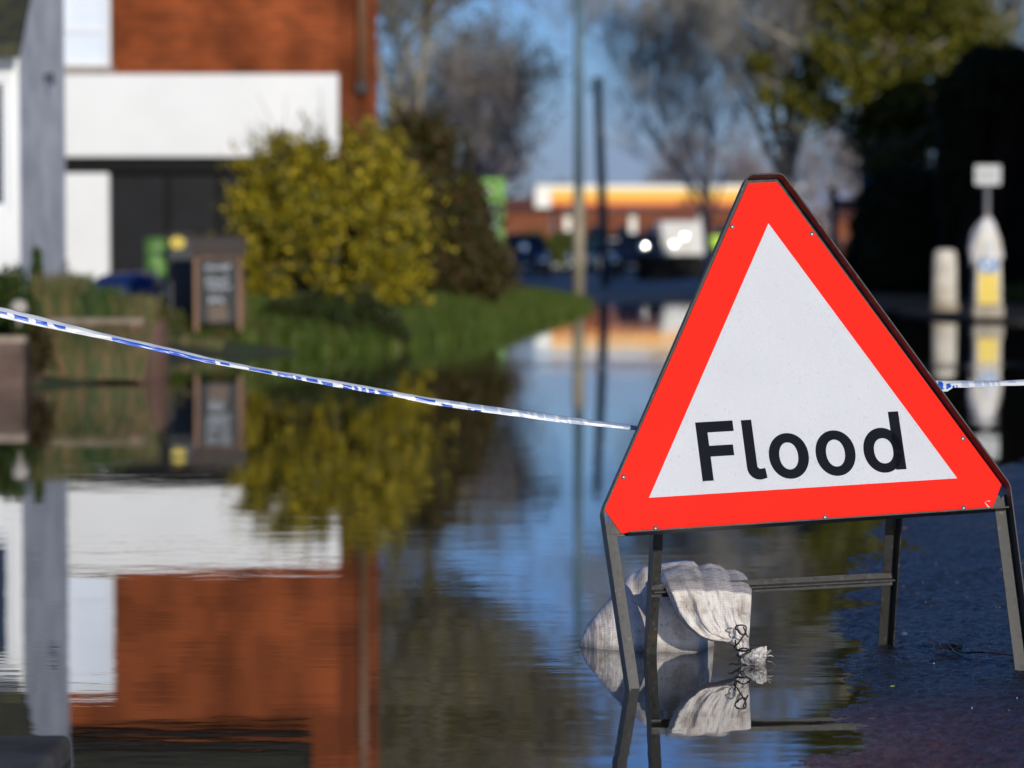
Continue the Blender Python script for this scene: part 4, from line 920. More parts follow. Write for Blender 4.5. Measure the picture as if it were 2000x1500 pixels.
# ---------------------------------------------------------------- chalkboard, dark cabinet, bins, tarpaulin
DC = 21.9; c = W(426,648,DC); cz = .10; ab = empty('chalkboard', (c.x, DC, cz), 'wooden framed chalkboard sign with smudged white writing beside the shrub', 'chalkboard')
Q = lambda px, py: (W(px,py,DC).x-c.x, W(px,py,DC).z-cz)
def rect(px0, py0, px1, py1, y0, y1, m, name, parent, bev=.004):
    (x0, z1), (x1, z0) = Q(px0,py0), Q(px1,py1); mb_ = MB(); mb_.box((min(x0,x1),y0,z0),(max(x0,x1),y1,z1)); return mb_.build(name, m, parent, bevel=bev)
wood = mat('weathered_wood', (.21,.115,.065), .7, var=.45, vscale=14, stretch=(1,1,.15))
rect(379,503,388,648,-.03,.02, wood, 'side_post', ab); rect(464,498,473,648,-.03,.02, wood, 'side_post', ab)
rect(388.5,500,463.5,506,-.02,.02, wood, 'top_rail', ab)
rect(374,462,480,500,-.05,.04, mat('dark_header', (.022,.012,.009), .6, var=.3), 'header', ab)
bdp = rect(388.5,506.5,463.5,632,-.008,.008, mat('slate_board', (.012,.016,.020), .6, col2=(.018,.017,.016), vscale=6), 'board', ab)
g = random.Random(8)
for (y_, x0_, x1_) in ((522,402,450),(548,404,446),(562,408,452),(585,410,440)):
    ch = MB(); P = []; x_ = x0_; up = 1
    while x_ < x1_:
        P.append(Q(x_, y_+up*g.uniform(3,8))); P.append(Q(x_+g.uniform(-2,2), y_)); up = -up; x_ += g.uniform(2.5,5)
    ch.tube([Vector((a_x,-.0095,b_x)) for a_x, b_x in P], .0045, 4); ch.build('chalk_line', mat('chalk', (.62,.66,.72), .9), bdp)
P = [Q(405,600), Q(440,590), Q(448,625), Q(410,630)]; ch2 = MB(); ch2.add([Vector((a,-.0088,b)) for a, b in P], [(0,3,2,1)]); ch2.build('chalk_smudge', mat('smudge', (.12,.09,.07), .9), bdp)
bl_ = MB(); xx0 = Q(385,0)[0]; xx1 = Q(467,0)[0]
for xq in (xx0, xx1): bl_.tube([(xq,.03,Q(0,510)[1]),(xq,.40,-.02)], .016, 6)
bl_.build('rear_legs', wood, ab)
D6 = 22.6; xa, xb = PX(329,D6), PX(379,D6); oc = ((xa+xb)/2, D6, 0)
cab = empty('dark_cabinet', oc, 'plain dark grey roadside cabinet with a round yellow disc, left of the chalkboard', 'cabinet')
cg = mat('dark_grey_paint', (.040,.042,.046), .5, var=.2, vscale=5)
part('cabinet_body', [((xa,D6,-.1),(xb,D6+.35,W(0,462,D6).z))], cg, cab, oc, bevel=.015)
part('cabinet_lid', [((xa-.015,D6-.02,W(0,461,D6).z),(xb+.015,D6+.37,W(0,455,D6).z))], mat('brown_lid', (.05,.028,.02), .6), cab, oc, bevel=.008)
dc = MB(); ctr = W(347,474,D6-.01)-Vector(oc)
dc.add([ctr+Vector((math.cos(a)*.062,0,math.sin(a)*.052)) for a in np.linspace(0,2*math.pi,24,endpoint=False)]+[ctr+Vector((math.cos(a)*.062,.008,math.sin(a)*.052)) for a in np.linspace(0,2*math.pi,24,endpoint=False)],
       [tuple(range(24))]+[(i,i+24,(i+1)%24+24,(i+1)%24) for i in range(24)])
dc.build('reflector', mat('yellow_reflector', (.62,.48,.08), .4), cab)
# green bin and blue tarpaulin
D7 = 29.0; xa, xb = PX(284,D7), PX(328,D7); oc = ((xa+xb)/2, D7, .05)
gb = empty('green_bin', oc, 'bright green litter bin in front of the black shopfront', 'bin')
g1 = MB(); zt_ = W(0,476,D7).z-.05
g1.lathe([(.105,-.05),(.115,.35),(.125,zt_-.03),(.12,zt_)], 16); g1.build('bin_body', mat('green_plastic', (.11,.24,.045), .5), gb, smooth=True, auto=40)
g1 = MB(); g1.lathe([(.128,zt_+.001),(.132,zt_+.02),(.12,zt_+.05),(.06,zt_+.07),(.001,zt_+.072)], 16); g1.build('bin_lid', mat('green_lid', (.07,.17,.03), .5), gb, smooth=True)
D8 = 24.5; oc = W(245,600,D8); tp = MB(); nxp, nyp = 40, 24; vs = []
for j in range(nyp):
    for i in range(nxp):
        u_ = i/(nxp-1)*2-1; v_ = j/(nyp-1)*2-1; e_ = max(0,1-abs(u_)**3)*max(0,1-abs(v_)**3)
        z_ = .30*e_**.4*(1+.12*u_)+.03*mnoise.noise(Vector((u_*3,v_*3,1)))+.015*abs(mnoise.noise(Vector((u_*9+v_*4,v_*6,4))))
        vs.append((u_*.36, v_*.4, z_))
tp.add(vs, [(j*nxp+i, j*nxp+i+1, (j+1)*nxp+i+1, (j+1)*nxp+i) for j in range(nyp-1) for i in range(nxp-1)])
o = tp.build('tarpaulin', mat('dark_blue_tarpaulin', (.010,.028,.12), .35, var=.3, vscale=4), None, smooth=True, loc=(oc.x, D8, .0)); tag(o, 'dark blue tarpaulin heaped over something low below the white pilaster', 'tarpaulin')
o.location.z = W(0,600,D8).z-.0

# ---------------------------------------------------------------- bollards and small sign (right)
cream = mat('dirty_cream_plastic', (.66,.62,.53), .5, col2=(.45,.38,.28), vscale=5)
D9 = 37.0; c = W(1845,612,D9); bo = empty('white_bollard', (c.x, D9, .035), 'plain off-white plastic bollard, the shorter of the two on the island', 'bollard', 'traffic bollards')
m1 = MB(); hh = W(0,487,D9).z-.035
m1.lathe([(.185,.0),(.185,.09),(.165,.12)], 28, sy=.7); m1.build('base', mat('stained_base', (.36,.29,.2), .7, var=.4, vscale=6), bo, smooth=True, auto=30)
m1 = MB(); m1.lathe([(.160,.1201),(.157,.5),(.150,hh-.10),(.140,hh-.035),(.11,hh-.008),(.06,hh),(.001,hh+.001)], 28, sy=.7); m1.build('shell', cream, bo, smooth=True, auto=50)
D0 = 32.7; c = W(1927,627,D0); zb0 = .035
b2_ = empty('keep_left_bollard', (c.x, D0, zb0), 'taller bollard with a blue arrow disc, yellow panel and crumpled white bag over its top', 'bollard', 'traffic bollards')
Zb = lambda py: W(0,py,D0).z-zb0; Sx = D0/FPX
m1 = MB(); m1.box((-.178,-.14,0),(.178,.14,Zb(596))); m1.build('base', mat('stained_base_b', (.42,.36,.27), .7, var=.4, vscale=6), b2_, bevel=.02)
m1 = MB(); m1.prism([(-.155,Zb(595.5)),(.160,Zb(595.5)),(.135,Zb(470)),(.09,Zb(450)),(-.09,Zb(450)),(-.135,Zb(470))], -.11, .11); m1.build('shell', cream, b2_, bevel=.02)
m1 = MB(); m1.prism([(-.118,Zb(593)),(-.05,Zb(600)*.0+Zb(594.5)),(.112,Zb(593)),(.108,Zb(534)),(-.112,Zb(534))], -.116, -.1105); m1.build('yellow_panel', mat('yellow_sheeting', (.72,.50,.035), .4), b2_, bevel=.004)
def disc(r, y0, y1, cx, cz, m, name, par, n=28):
    q_ = MB(); q_.prism([(cx+r*math.cos(2*math.pi*k/n), cz+r*math.sin(2*math.pi*k/n)) for k in range(n)], y0, y1); return q_.build(name, m, par)
dk = disc(.108, -.118, -.1105, 0, Zb(515), mat('blue_sheeting', (.03,.17,.42), .4), 'arrow_disc', b2_)
ar = MB(); cz_ = Zb(515); Mr = Matrix.Translation((0,0,cz_)) @ Matrix.Rotation(RAD(45),4,'Y')
ar.prism([(-.016,-.07),(.016,-.07),(.016,.018),(-.016,.018)], -.1215, -.1185, 0, Matrix.Translation((0,0,cz_)) @ Matrix.Rotation(RAD(-135),4,'Y'))
ar.prism([(-.05,.018),(.05,.018),(0,.078)], -.1215, -.1185, 0, Matrix.Translation((0,0,cz_)) @ Matrix.Rotation(RAD(-135),4,'Y'))
ar.build('arrow', M['render_white'], dk)
# crumpled bag over the top (a separate thing)
sv = []; sf_ = []; nA, nB = 40, 26
for j in range(nB):
    t = j/(nB-1); zc = Zb(425)*(1-t)+Zb(505)*t; r0 = .035+.135*t**.55
    for i in range(nA):
        a = 2*math.pi*i/nA; r1 = r0*(1+.12*math.sin(a*5+t*3)+.10*mnoise.noise(Vector((math.cos(a)*2,math.sin(a)*2,t*4)))) 
        lf = max(0,-math.cos(a))**3; x_ = r1*math.cos(a)-lf*.09*math.sin(t*math.pi*.9)**1.5; sv.append((x_, r1*math.sin(a)*.85, zc-.10*lf*t*t+.03*mnoise.noise(Vector((a,t*3,2)))))
sv.append((0,0,Zb(422)))
for j in range(nB-1):
    for i in range(nA): sf_.append((j*nA+i, (j+1)*nA+i, (j+1)*nA+(i+1)%nA, j*nA+(i+1)%nA))
for i in range(nA): sf_.append((i,(i+1)%nA,nA*nB))
m1 = MB(); m1.add(sv, sf_); o = m1.build('plastic_bag', mat('white_polythene', (.62,.60,.58), .4, var=.1), None, smooth=True, loc=(c.x, D0, zb0)); so = o.modifiers.new('t','SOLIDIFY'); so.thickness = .003
tag(o, 'crumpled white plastic bag pulled over the top of the taller bollard', 'bag')
m1 = MB(); m1.lathe([(.03,0),(.034,.02),(.02,.045),(.001,.05)], 12); o2 = m1.build('knot', mat('buff_knot', (.5,.33,.22), .6), o, smooth=True); o2.location = (0,0,Zb(428))
D1 = 38.5; c = W(1927,500,D1); ps = empty('street_plate_post', (c.x,D1,.04), 'small pale rectangular plate on a grey post behind the taller bollard', 'sign')
m1 = MB(); m1.tube([(0,0,-.02),(0,0,W(0,330,D1).z-.04)], .038, 10); m1.build('post', mat('galvanised_grey', (.22,.22,.22), .5, metal=.3), ps, smooth=True)
z0_, z1_ = W(0,361,D1).z-.04, W(0,323,D1).z-.04; pt = MB(); pt.box((-.175,-.05,z0_),(.175,-.042,z1_)); po = pt.build('plate', mat('pale_plate', (.50,.51,.49), .5), ps, bevel=.008)
pm = MB()
for k in range(4): pm.box((-.13+k*.068,-.0525,z0_+.10),(-.09+k*.068,-.0505,z0_+.17))
pm.build('plate_marks', mat('grey_marks', (.2,.2,.2), .6), po)

# ---------------------------------------------------------------- poles
pg = mat('green_grey_paint', (.09,.15,.17), .5, var=.2, vscale=2); pbg = mat('buff_paint', (.30,.26,.18), .7, var=.3, vscale=3)
DL = 49.0; c = W(1130,585,DL); lp = empty('street_lamp', (c.x,DL,0), 'tall green-grey street lamp column with a buff lower section at the end of the grass', 'street lamp')
m1 = MB(); m1.tube([(0,0,-.1),(0,0,W(0,372,DL).z)], .105, 12); m1.build('base_section', pbg, lp, smooth=True)
m1 = MB(); m1.tube([(0,0,W(0,371.5,DL).z),(0,0,6.2)], [.080,.066], 12); m1.build('column', pg, lp, smooth=True)
m1 = MB(); m1.box((-.10,-.55,6.15),(.10,.12,6.27)); m1.build('lamp_head', pg, lp, bevel=.03)
DT = 70.0; c = W(1183,540,DT); tp_ = empty('telegraph_pole', (c.x,DT,0), 'slightly leaning wooden telegraph pole right of the street lamp', 'pole')
m1 = MB(); tpx = W(1167,156,DT); m1.tube([(0,0,-.1),(tpx.x-c.x,0,tpx.z)], [.13,.105], 10); m1.build('pole_shaft', mat('dark_pole_wood', (.13,.17,.18), .8, var=.3), tp_, smooth=True)
m1 = MB(); m1.lathe([(.11,0),(.11,.05),(.001,.10)], 10); o = m1.build('pole_cap', mat('zinc_cap', (.1,.12,.13), .5), tp_); o.location = (tpx.x-c.x,0,tpx.z)
DP = 56.0
def post(name, px, py0, py1, rr_, m, label, d=DP, cat='post'):
    c = W(px,py1,d); t = empty(name, (c.x,d,0), label, cat); q_ = MB(); q_.tube([(0,0,-.1),(0,0,W(0,py0,d).z)], rr_, 10); q_.build('shaft', m, t, smooth=True)
    q_ = MB(); q_.lathe([(rr_*1.15,0),(rr_*1.15,.04),(.001,.09)], 10); o = q_.build('cap', m, t); o.location = (0,0,W(0,py0,d).z); return t, c
bm_ = mat('blue_post_paint', (.035,.12,.24), .5, var=.2)
t, c = post('blue_post', 1689, 285, 520, .10, bm_, 'thick blue painted post right of the sign, beside the dark hedge')
q_ = MB(); xl_ = W(1637,400,DP).x-c.x; q_.box((xl_,-.03,W(0,411,DP).z),(-.101,.0,W(0,388,DP).z)); q_.build('board', mat('pinkish_board', (.34,.16,.12), .6), t)
post('buff_post', 1628, 372, 520, .085, mat('buff_post_paint', (.12,.12,.09), .7), 'slim buff-grey post left of the blue post')

# ---------------------------------------------------------------- right side: dark brick building and hedge
DD = 47.0; xa = W(1848,300,DD).x; oc = (xa+5, DD, 0)
db = empty('dark_brick_building', oc, 'brick building with its shade put into a very dark colour and a pitched gable behind the bollards', 'building')
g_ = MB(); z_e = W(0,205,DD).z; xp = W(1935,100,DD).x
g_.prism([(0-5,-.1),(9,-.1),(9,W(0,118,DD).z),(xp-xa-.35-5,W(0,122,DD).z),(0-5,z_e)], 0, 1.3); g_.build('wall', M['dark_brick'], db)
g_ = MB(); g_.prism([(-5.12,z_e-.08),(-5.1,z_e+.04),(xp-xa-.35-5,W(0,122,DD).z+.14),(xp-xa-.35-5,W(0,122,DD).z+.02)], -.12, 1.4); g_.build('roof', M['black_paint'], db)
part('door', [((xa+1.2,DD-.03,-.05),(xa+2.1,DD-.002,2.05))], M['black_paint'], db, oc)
part('unseen_shade_block', [((9.2,37.5,-.1),(15,DD-.01,5.6))], M['dark_brick'], db, oc)  # unseen block added out of frame to shade the building and hedge
c = W(1775,560,49.5); b3 = (c.x, 49.5, 0)
def blob2(px, py, rx, rz, n, cl, cr, d, b, dy=0, ry=1.2):
    x_ = W(px,py,d).x-b[0]; z_ = W(px,py,d).z-b[2]; s_ = d/FPX; return ((x_, dy, z_), (rx*s_, ry, rz*s_), n, cl, cr)
bush('dark_hedge', b3, [blob2(1775,455,85,100,16000,200,.3,49.5,b3), blob2(1790,420,70,70,9000,100,.3,49.5,b3), blob2(1720,500,45,60,7000,70,.25,49.5,b3), blob2(1830,470,50,90,7000,70,.25,49.5,b3)], evg, 'clipped evergreen hedge coloured nearly black for shade between the blue post and the dark building', 61, lsize=.16, cat='hedge')
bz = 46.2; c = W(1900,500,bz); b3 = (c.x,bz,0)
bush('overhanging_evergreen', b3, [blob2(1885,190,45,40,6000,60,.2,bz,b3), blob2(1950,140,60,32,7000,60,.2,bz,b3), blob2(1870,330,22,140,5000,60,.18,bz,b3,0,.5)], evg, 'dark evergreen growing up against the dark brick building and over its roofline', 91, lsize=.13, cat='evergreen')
# grass strip at far right
def fx2(n):
    return rng.uniform(7.6,12,n), 42.5+3.5*rng.random(n)
blades(9000, fx2, lambda x, y: ground_h(x, y), 'grass', gm, (.1,.25), .03, 'strip of green grass along the foot of the dark brick building')

# ---------------------------------------------------------------- trees
def cbase(px, d): return (W(px,500,d).x, d, 0)
tree('olive_tree', cbase(815,62), 12.5, 5.5, 'tall tree with yellow-olive leaves behind the yellow-green shrub', 3, .12, 5, bmat=bark, leafm=olv, nleaf=20000, lsize=.15, kids=(4,5), rmin=.009, ljit=.3)
tree('bare_tree', cbase(930,78), 6.6, 3, 'purple-grey bare tree left of the street lamp', 5, .2, 5, bmat=bark_dk, leafm=olv, nleaf=700, lsize=.12, kids=(2,4), rmin=.010)
tree('bare_tree', cbase(900,80), 8.6, 3.4, 'brown bare tree directly behind the brown-olive shrub', 6, .16, 5, bmat=bark, leafm=olv, nleaf=2500, lsize=.14, kids=(3,4), rmin=.010)
tree('bare_tree', cbase(1376,66), 8.6, 4.4, 'pale bare tree with a spreading fan of branches in front of the canopy fascia', 22, .10, 6, bmat=bark_pale, kids=(3,4), rmin=.005, fork=.20, spread=.42, up=.16)
tree('bare_tree', cbase(1540,72), 11.5, 4.5, 'olive-grey bare tree directly behind the top of the sign', 12, .2, 5, bmat=bark, leafm=olv, nleaf=3500, lsize=.16, kids=(3,5), rmin=.009)
#tree('bare_tree', cbase(1240,100), 6.5, 3, 'small hazy bare tree right of the telegraph pole', 15, .14, 5, bmat=bark_dk, kids=(3,4), rmin=.018)
tree('bare_tree', cbase(1950,64), 11.0, 5, 'brown bare tree above the roof of the dark brick building', 17, .25, 5, bmat=bark, leafm=olv, nleaf=3000, lsize=.16, kids=(3,5), rmin=.009)
# ivy-clad tree on the right
tb_ = cbase(1735,54); it = empty('ivy_tree', tb_, 'big tree smothered in dark olive ivy above the dark hedge', 'tree')
st = MB(); st.tube([(0,0,-.2),(.1,0,3),(-.1,.2,7)], [.35,.28,.15], 10)
Pv = []; gi = random.Random(4); tips = []
for k in range(40):
    a = gi.uniform(0,6.28); z0 = gi.uniform(2.0,8.0); l_ = gi.uniform(1.2,2.6)*(1 if z0 < 6 else .7)
    p0 = Vector((0,0,z0)); p1 = p0+Vector((math.cos(a)*l_*.6,math.sin(a)*l_*.5,l_*.45)); p2 = p1+Vector((math.cos(a+.4)*l_*.5,math.sin(a+.4)*l_*.4,l_*.25))
    st.tube([p0,p1,p2],[.11,.07,.03],5); 
    for q_ in range(11): tips.append(p0.lerp(p1, q_/10)); tips.append(p1.lerp(p2, q_/10))
st.build('trunk', bark, it, smooth=True)
T = np.array([tuple(x_) for x_ in tips]); cl = T[rng.integers(0,len(T),430)]+rng.normal(0,.16,(430,3))
k = rng.integers(0,430,55000); P = cl[k]+rng.normal(0,1,(55000,3))*(.09+.17*rng.random(430))[k][:,None]*np.array([1,1,.9])
V, F = leaves_from(P, .12); arr_mesh('crown', V, F, ivy_m, it)
# low hedge before the station, and the far tree belt
c = W(1065,470,118); b3 = (c.x,118,0)
bush('clipped_hedge', b3, [((0,0,1.2),(1.5,.8,.6),3500,50,.3)], leafmat('hedge', [(.04,.06,.01),(.08,.10,.015),(.10,.11,.02)], trans=.1), 'short olive-green hedge in front of the petrol station houses', 71, lsize=.2, cat='hedge')
for i, (px, d, h) in enumerate(((985,215,9.5),(1075,230,6.5),(1330,200,10),(1440,190,9.5),(1620,150,8.5),(1700,160,8))):
    tree('distant_tree', cbase(px,d), h, 4, ['hazy bare tree just left of the canopy end','low hazy bare tree over the left end of the canopy','hazy bare tree far behind the middle of the canopy','second hazy bare tree behind the canopy, nearer the sign','hazy bare tree right of the sign top','hazy bare tree above the blue post'][i], 30+i, .2, 5, bmat=bark_dk, kids=(2,4), rmin=.022, spread=.5)

# ---------------------------------------------------------------- petrol station
DG = 166.0; cg0 = W(1300,500,DG); gs = empty('petrol_station_canopy', (cg0.x,DG,0), 'long flat filling station canopy with white, yellow and orange-red striped fascia', 'canopy')
xa = W(1047,0,DG).x-cg0.x; xb = W(1572,0,DG).x-cg0.x; z0_, z1_ = W(0,404,DG).z, W(0,361,DG).z; zh = z1_-z0_
def gbox(name, x0, x1, za, zb_, m, dy=0): q_ = MB(); q_.box((x0,-dy,z0_+zh*za),(x1,6,z0_+zh*zb_)); return q_.build(name, m, gs, bevel=.02)
cw = mat('canopy_white', (.85,.83,.74), .4); cy = mat('canopy_yellow', (.95,.58,.06), .4); co = mat('canopy_orange', (.92,.33,.015), .4); cr_ = mat('canopy_red', (.55,.06,.02), .4)
gbox('white_band', xa, xb, .78, 1, cw, .10); gbox('yellow_band', xa+.9, xb-.6, .46, .778, cy, .06); gbox('orange_band', xa+.9, xb-.6, .14, .458, co, .06); gbox('red_band', xa+.9, xb-.6, .0, .138, cr_, .04)
gbox('end_cap', xa-.05, xa+.88, -.04, .775, cw, .10); gbox('end_cap', xb-.58, xb+.1, .0, .775, cw, .10)
for px in (1110,1240,1375,1500):
    q_ = MB(); x_ = W(px,0,DG).x-cg0.x; q_.box((x_-.2,2,-.1),(x_+.2,2.4,z0_-.01)); q_.build('canopy_column', cw, gs)
DK = 182; ck = W(1300,500,DK); ks = empty('station_kiosk', (ck.x,DK,0), 'low red brick filling station shop with dark windows under the canopy', 'building')
def kb(name, px0, px1, py0, py1, m, dy=0, dep=5, par=None):
    q_ = MB(); q_.box((W(px0,0,DK).x-ck.x,-dy,max(-.1,W(0,py1,DK).z)),(W(px1,0,DK).x-ck.x,dep,W(0,py0,DK).z)); return q_.build(name, m, par or ks)
kb('wall', 1130, 1490, 422, 530, M['far_brick']); kb('roof', 1125, 1495, 408, 421.5, M['red_tile'], .3)
for a, b in ((1150,1190),(1205,1250),(1262,1300),(1400,1440)):
    kb('window', a, b, 440, 500, M['glass_dark'], .06, -.001)
kb('door', 1330, 1350, 445, 522, M['white_gloss'], .05, -.001)
# houses behind
def house(px0, px1, pe, pr, d, label, wm):
    c = W((px0+px1)/2,500,d); t = empty('brick_house', (c.x,d,0), label, 'house', 'brick houses beyond the filling station'); hw = (px1-px0)/2*d/FPX; ze = W(0,pe,d).z; zr = W(0,pr,d).z
    q_ = MB(); q_.box((-hw,0,-.1),(hw,7,ze)); wl = q_.build('wall', wm, t)
    q_ = MB(); q_.add([(-hw-.2,-.3,ze),(hw+.2,-.3,ze),(hw+.2,7.3,ze),(-hw-.2,7.3,ze),(-hw,3.5,zr),(hw,3.5,zr)], [(0,1,5,4),(2,3,4,5),(1,2,5),(3,0,4),(0,3,2,1)]); rf_ = q_.build('roof', M['red_tile'], t)
    q_ = MB(); q_.box((hw*.5,3,zr-.5),(hw*.5+.7,3.8,zr+.7)); q_.build('chimney', wm, rf_)
    for k in (-.5,.3):
        q_ = MB(); q_.box((hw*k-.5,-.05,ze*.30),(hw*k+.6,-.001,ze*.62)); q_.build('window', M['glass_dark'], t)
house(985,1075,415,385,205,'brick house at the far left, peeping out past the brown shrub',M['far_brick']); house(1085,1175,412,390,210,'brick house behind the left part of the canopy',M['far_brick'])
house(1600,1700,430,405,190,'brick house far off between the sign and the blue post',M['far_brick'])
# green price totem left of the canopy
DQ = 58.0; c = W(966,560,DQ); tt_ = empty('green_sign_panel', (c.x,DQ,0), 'bright green roadside panel sign showing above the brown shrub', 'sign')
q_ = MB(); q_.box((W(940,0,DQ).x-c.x,-.06,W(0,398,DQ).z),(W(986,0,DQ).x-c.x,.08,W(0,348,DQ).z)); pn = q_.build('panel', mat('bright_green', (.15,.36,.05), .5), tt_, bevel=.02)
q_ = MB(); q_.box((W(968,0,DQ).x-c.x,-.07,-.1),(W(986,0,DQ).x-c.x,.07,W(0,398.5,DQ).z)); q_.build('post', mat('green_post', (.10,.24,.04), .5), tt_)
disc(.11, -.067, -.061, W(954,0,DQ).x-c.x, W(0,374,DQ).z, mat('pale_green_mark', (.42,.55,.32), .5), 'emblem', pn)

# ---------------------------------------------------------------- vehicles
tyre = mat('tyre', (.012,.012,.012), .8); carglass = mat('car_glass', (.015,.02,.025), .05, spec=.8); chrome = mat('lamp_and_glint_chrome', (.9,.88,.86), .09, metal=1)
redl = mat('red_lens', (.4,.015,.01), .3)
def dome(w_, h_, R, n=14):
    """shallow convex lens patch facing -y"""
    q_ = MB(); vs = []
    for j in range(n):
        for i in range(n):
            x_ = (i/(n-1)*2-1); z_ = (j/(n-1)*2-1); xx = x_*math.sqrt(1-z_*z_/2)*w_; zz = z_*math.sqrt(1-x_*x_/2)*h_
            vs.append((xx, R-math.sqrt(R*R-xx*xx-zz*zz), zz))
    q_.add(vs, [(j*n+i, j*n+i+1, (j+1)*n+i+1, (j+1)*n+i) for j in range(n-1) for i in range(n-1)]); return q_
def car(px, d, col, label, rz=0, front=True, w_=1.75, h_=1.42, name='parked_car', glint=None):
    c = W(px,520,d); t = empty(name, (c.x,d,.02), label, 'car', 'cars parked at the filling station', rz)
    cm = mat('car_paint', col, .25, coat=.5); hw = w_/2; L_ = 4.1
    sec = [(0,.30,.55,.92),(.15,.22,.72,1.0),(1.0,.2,.86,1.0),(1.15,.2,.90,1.0),(3.2,.2,.92,1.0),(3.95,.22,.86,.98),(4.1,.3,.6,.92)]
    vs = []
    for y_, z0, z1, k in sec: vs += [(-hw*k,y_,z0),(hw*k,y_,z0),(hw*k,y_,z1*.8),(hw*k*.95,y_,z1),(-hw*k*.95,y_,z1),(-hw*k,y_,z1*.8)]
    fs = [(0,1,2,3,4,5)]+[tuple(range(len(vs)-1,len(vs)-7,-1))]
    for i in range(len(sec)-1):
        for k in range(6): fs.append((i*6+k, (i+1)*6+k, (i+1)*6+(k+1)%6, i*6+(k+1)%6))
    q_ = MB(); q_.add(vs, fs); bd = q_.build('body', cm, t, bevel=.05)
    vs = [(-hw*.92,1.1,.89),(hw*.92,1.1,.89),(hw*.92,3.8,.9),(-hw*.92,3.8,.9),(-hw*.72,1.85,h_),(hw*.72,1.85,h_),(hw*.72,3.1,h_),(-hw*.72,3.1,h_)]
    q_ = MB(); q_.add(vs, [(4,5,6,7),(0,1,5,4),(1,2,6,5),(2,3,7,6),(3,0,4,7)]); q_.build('cabin_glass', carglass, bd)
    q_ = MB(); q_.box((-hw*.74,1.82,h_-.01),(hw*.74,3.14,h_+.04)); q_.build('roof', cm, bd, bevel=.03)
    for sx in (-1,1):
        for y_ in (.75,3.3):
            wh = MB(); P = [(.31*math.cos(2*math.pi*k/18), .31*math.sin(2*math.pi*k/18)) for k in range(18)]
            wh.add([(sx*hw*.99-.1*sx,y_+a,.31+b) for a,b in P]+[(sx*hw*1.01,y_+a,.31+b) for a,b in P], [tuple(range(18)),tuple(range(35,17,-1))]+[(i,(i+1)%18,(i+1)%18+18,i+18) for i in range(18)])
            wl = wh.build('wheel', tyre, t)
        q_ = dome(.12,.085,.45); o = q_.build('headlight' if front else 'tail_light', chrome if front else redl, t, smooth=True); o.location = (sx*hw*.72,-.02,.62); o.rotation_euler = (RAD(-8),0,0)
    if glint is not None:
        q_ = dome(.13,.11,.8); o = q_.build('car_glint_dome', chrome, t, smooth=True); o.location = (glint, -.05+1.0, 1.05); o.rotation_euler = (RAD(-7),0,RAD(9))  # added chrome dome, curved and tilted to make a sun glint
    q_ = MB(); q_.box((-.26,-.03,.36),(.26,-.002,.47)); q_.build('number_plate', mat('plate_white', (.6,.6,.55), .5), t)
    q_ = MB(); q_.box((-.45,-.02,.5),(.45,.0,.58)); q_.build('grille', tyre, t)
    return t
car(1022, 92, (.03,.035,.045), 'dark car with a bright glint, leftmost of the parked cars', glint=0.0)
car(1083, 122, (.80,.81,.82), 'white car just left of the street lamp column', rz=RAD(8))
car(1118, 122, (.04,.16,.20), 'teal car half hidden by the street lamp column', rz=RAD(-20), front=False)
car(1207, 120, (.80,.80,.80), 'white car between the telegraph pole and the dark car', rz=RAD(-6))
car(1240, 88, (.018,.02,.025), 'black car immediately left of the white van', rz=RAD(-8), glint=.15)
car(1152, 128, (.60,.60,.60), 'silver car furthest back, beside the telegraph pole', rz=RAD(60))
car(1050, 140, (.35,.04,.04), 'small red car behind the leftmost parked cars', rz=RAD(-10), front=False)
# white van
DV = 100.0; c = W(1338,520,DV); vn = empty('white_van', (c.x,DV,.02), 'white box-backed van parked behind the low dark wall', 'van')
vm = mat('van_white', (.70,.69,.64), .3, coat=.3, var=.06)
q_ = MB(); prof = [(0,.40),(0,1.85),(.12,1.98),(3.6,1.98),(4.3,1.2),(5,1.0),(5,.40)]
q_.add([(-.88,y_,z_) for y_,z_ in prof]+[(.88,y_,z_) for y_,z_ in prof], [tuple(range(7)), tuple(range(13,6,-1))]+[(i,i+7,(i+1)%7+7,(i+1)%7) for i in range(7)])
vb = q_.build('body', vm, vn, bevel=.06)
q_ = MB(); q_.box((-.012,-.006,.5),(.012,-.0005,1.8)); q_.build('door_seam', tyre, vb)
for sx in (-1,1):
    q_ = MB(); q_.box((sx*.80-.05,-.03,.8),(sx*.80+.05,-.001,1.15)); q_.build('tail_light', redl, vn)
    for y_ in (.9,4.1):
        wh = MB(); P = [(.34*math.cos(2*math.pi*k/18), .34*math.sin(2*math.pi*k/18)) for k in range(18)]
        wh.add([(sx*.75,y_+a,.34+b) for a,b in P]+[(sx*.90,y_+a,.34+b) for a,b in P], [tuple(range(18)),tuple(range(35,17,-1))]+[(i,(i+1)%18,(i+1)%18+18,i+18) for i in range(18)]); wh.build('wheel', tyre, vn)
for (gx, gz, rr2) in ((-.40,1.10,.17),(.0,1.42,.17)):     # small chrome domes added on the rear doors to make sun glints
    q_ = dome(.08,.08,.45); o = q_.build('van_glint_dome', chrome, vn, smooth=True); o.location = (gx, -.04, gz+.02); o.rotation_euler = (RAD(-7),0,RAD(9))
q_ = MB(); q_.box((-.5,-.03,.55),(.5,-.002,.75)); q_.build('grille', tyre, vn)
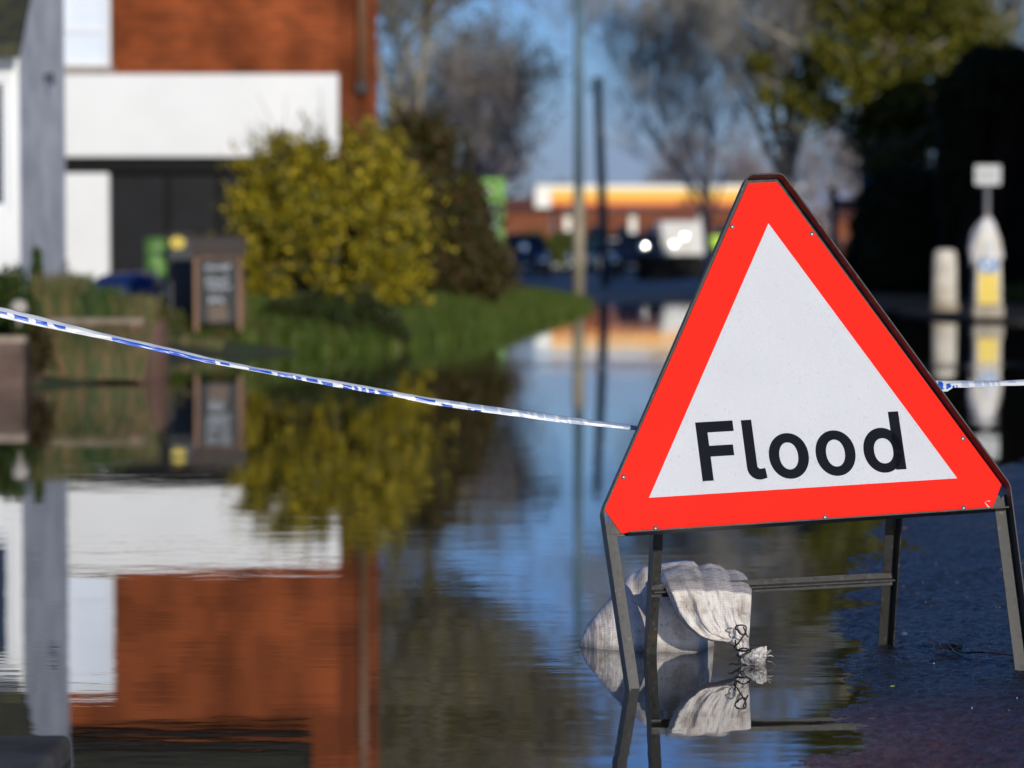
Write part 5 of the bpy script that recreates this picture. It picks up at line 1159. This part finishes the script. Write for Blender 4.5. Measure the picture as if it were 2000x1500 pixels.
# person in hi-vis beside the van
pr = empty('person', (W(1397,500,96).x, 96, .03), 'person in a yellow-green high visibility jacket standing beside the van, half hidden by the sign', 'person')
def skin(name, verts, edges, rad, m, par, root=0, sub=2):
    me = bpy.data.meshes.new(name); me.from_pydata(verts, edges, []); o = bpy.data.objects.new(name, me); S.collection.objects.link(o); o.parent = par
    mo = o.modifiers.new('s','SKIN'); sk = me.skin_vertices[0].data
    for i, r in enumerate(rad): sk[i].radius = (r, r*.8) if hasattr(r,'real') else r
    sk[root].use_root = True; o.modifiers.new('u','SUBSURF').levels = sub; o.modifiers['u'].render_levels = sub; me.materials.append(m); return o
vv = [(0,0,.95),(0,0,1.15),(0,0,1.38),(0,0,1.50),(0,-.01,1.62),(0,-.01,1.72),(-.19,0,1.40),(-.27,0,1.13),(-.25,-.06,.88),(-.25,-.08,.80),(.19,0,1.40),(.27,0,1.13),(.25,-.06,.88),(.25,-.08,.80),(-.1,0,.88),(-.11,0,.48),(-.11,.02,.08),(-.11,-.12,.04),(.1,0,.88),(.11,0,.48),(.11,.02,.08),(.11,-.12,.04)]
ee = [(0,1),(1,2),(2,3),(3,4),(4,5),(2,6),(6,7),(7,8),(8,9),(2,10),(10,11),(11,12),(12,13),(0,14),(14,15),(15,16),(16,17),(0,18),(18,19),(19,20),(20,21)]
rd = [.15,.14,.16,.06,.095,.075,.07,.05,.038,.04,.07,.05,.038,.04,.10,.07,.05,.045,.10,.07,.05,.045]
pb2 = skin('person_body', vv, ee, rd, mat('skin_and_trousers', (.03,.035,.05), .8), pr)
skin('jacket', [(0,0,.90),(0,0,1.15),(0,0,1.40),(-.20,0,1.39),(-.27,0,1.12),(-.255,-.05,.92),(.20,0,1.39),(.27,0,1.12),(.255,-.05,.92)], [(0,1),(1,2),(2,3),(3,4),(4,5),(2,6),(6,7),(7,8)], [.19,.185,.18,.09,.075,.065,.09,.075,.065], mat('hi_vis_yellow', (.50,.75,.04), .6), pr)
q_ = MB(); q_.lathe([(.10,1.70),(.102,1.76),(.08,1.83),(.02,1.86)], 14); q_.build('hair', mat('dark_hair', (.02,.015,.01), .8), pr, smooth=True)
# low dark wall in front of the van
DW = 84.0; xa = W(1245,0,DW).x; xb = W(1700,0,DW).x; oc = ((xa+xb)/2,DW,0)
lw = empty('low_dark_wall', oc, 'low black painted wall along the forecourt in front of the van', 'wall')
part('wall_face', [((xa,DW,-.1),(xb,DW+.3,W(0,503,DW).z))], M['black_paint'], lw, oc); part('wall_cap', [((xa-.05,DW-.05,W(0,502.5,DW).z),(xb,DW+.35,W(0,497,DW).z))], M['black_paint'], lw, oc)
# white marker posts by the verge
for px, py0, d, lb in ((983,505,60,'short white marker post at the end of the brown shrub'),):
    c = W(px,560,d); t = empty('marker_post', (c.x,d,.05), lb, 'post'); q_ = MB(); q_.lathe([(.075,-.1),(.07,.35),(.06,W(0,py0,d).z-.1),(.03,W(0,py0,d).z-.05)], 12); q_.build('post_body', M['render_white'], t, smooth=True)
    q_ = MB(); q_.lathe([(.078,.35),(.076,.45)], 12); q_.build('reflective_band', redl, t)
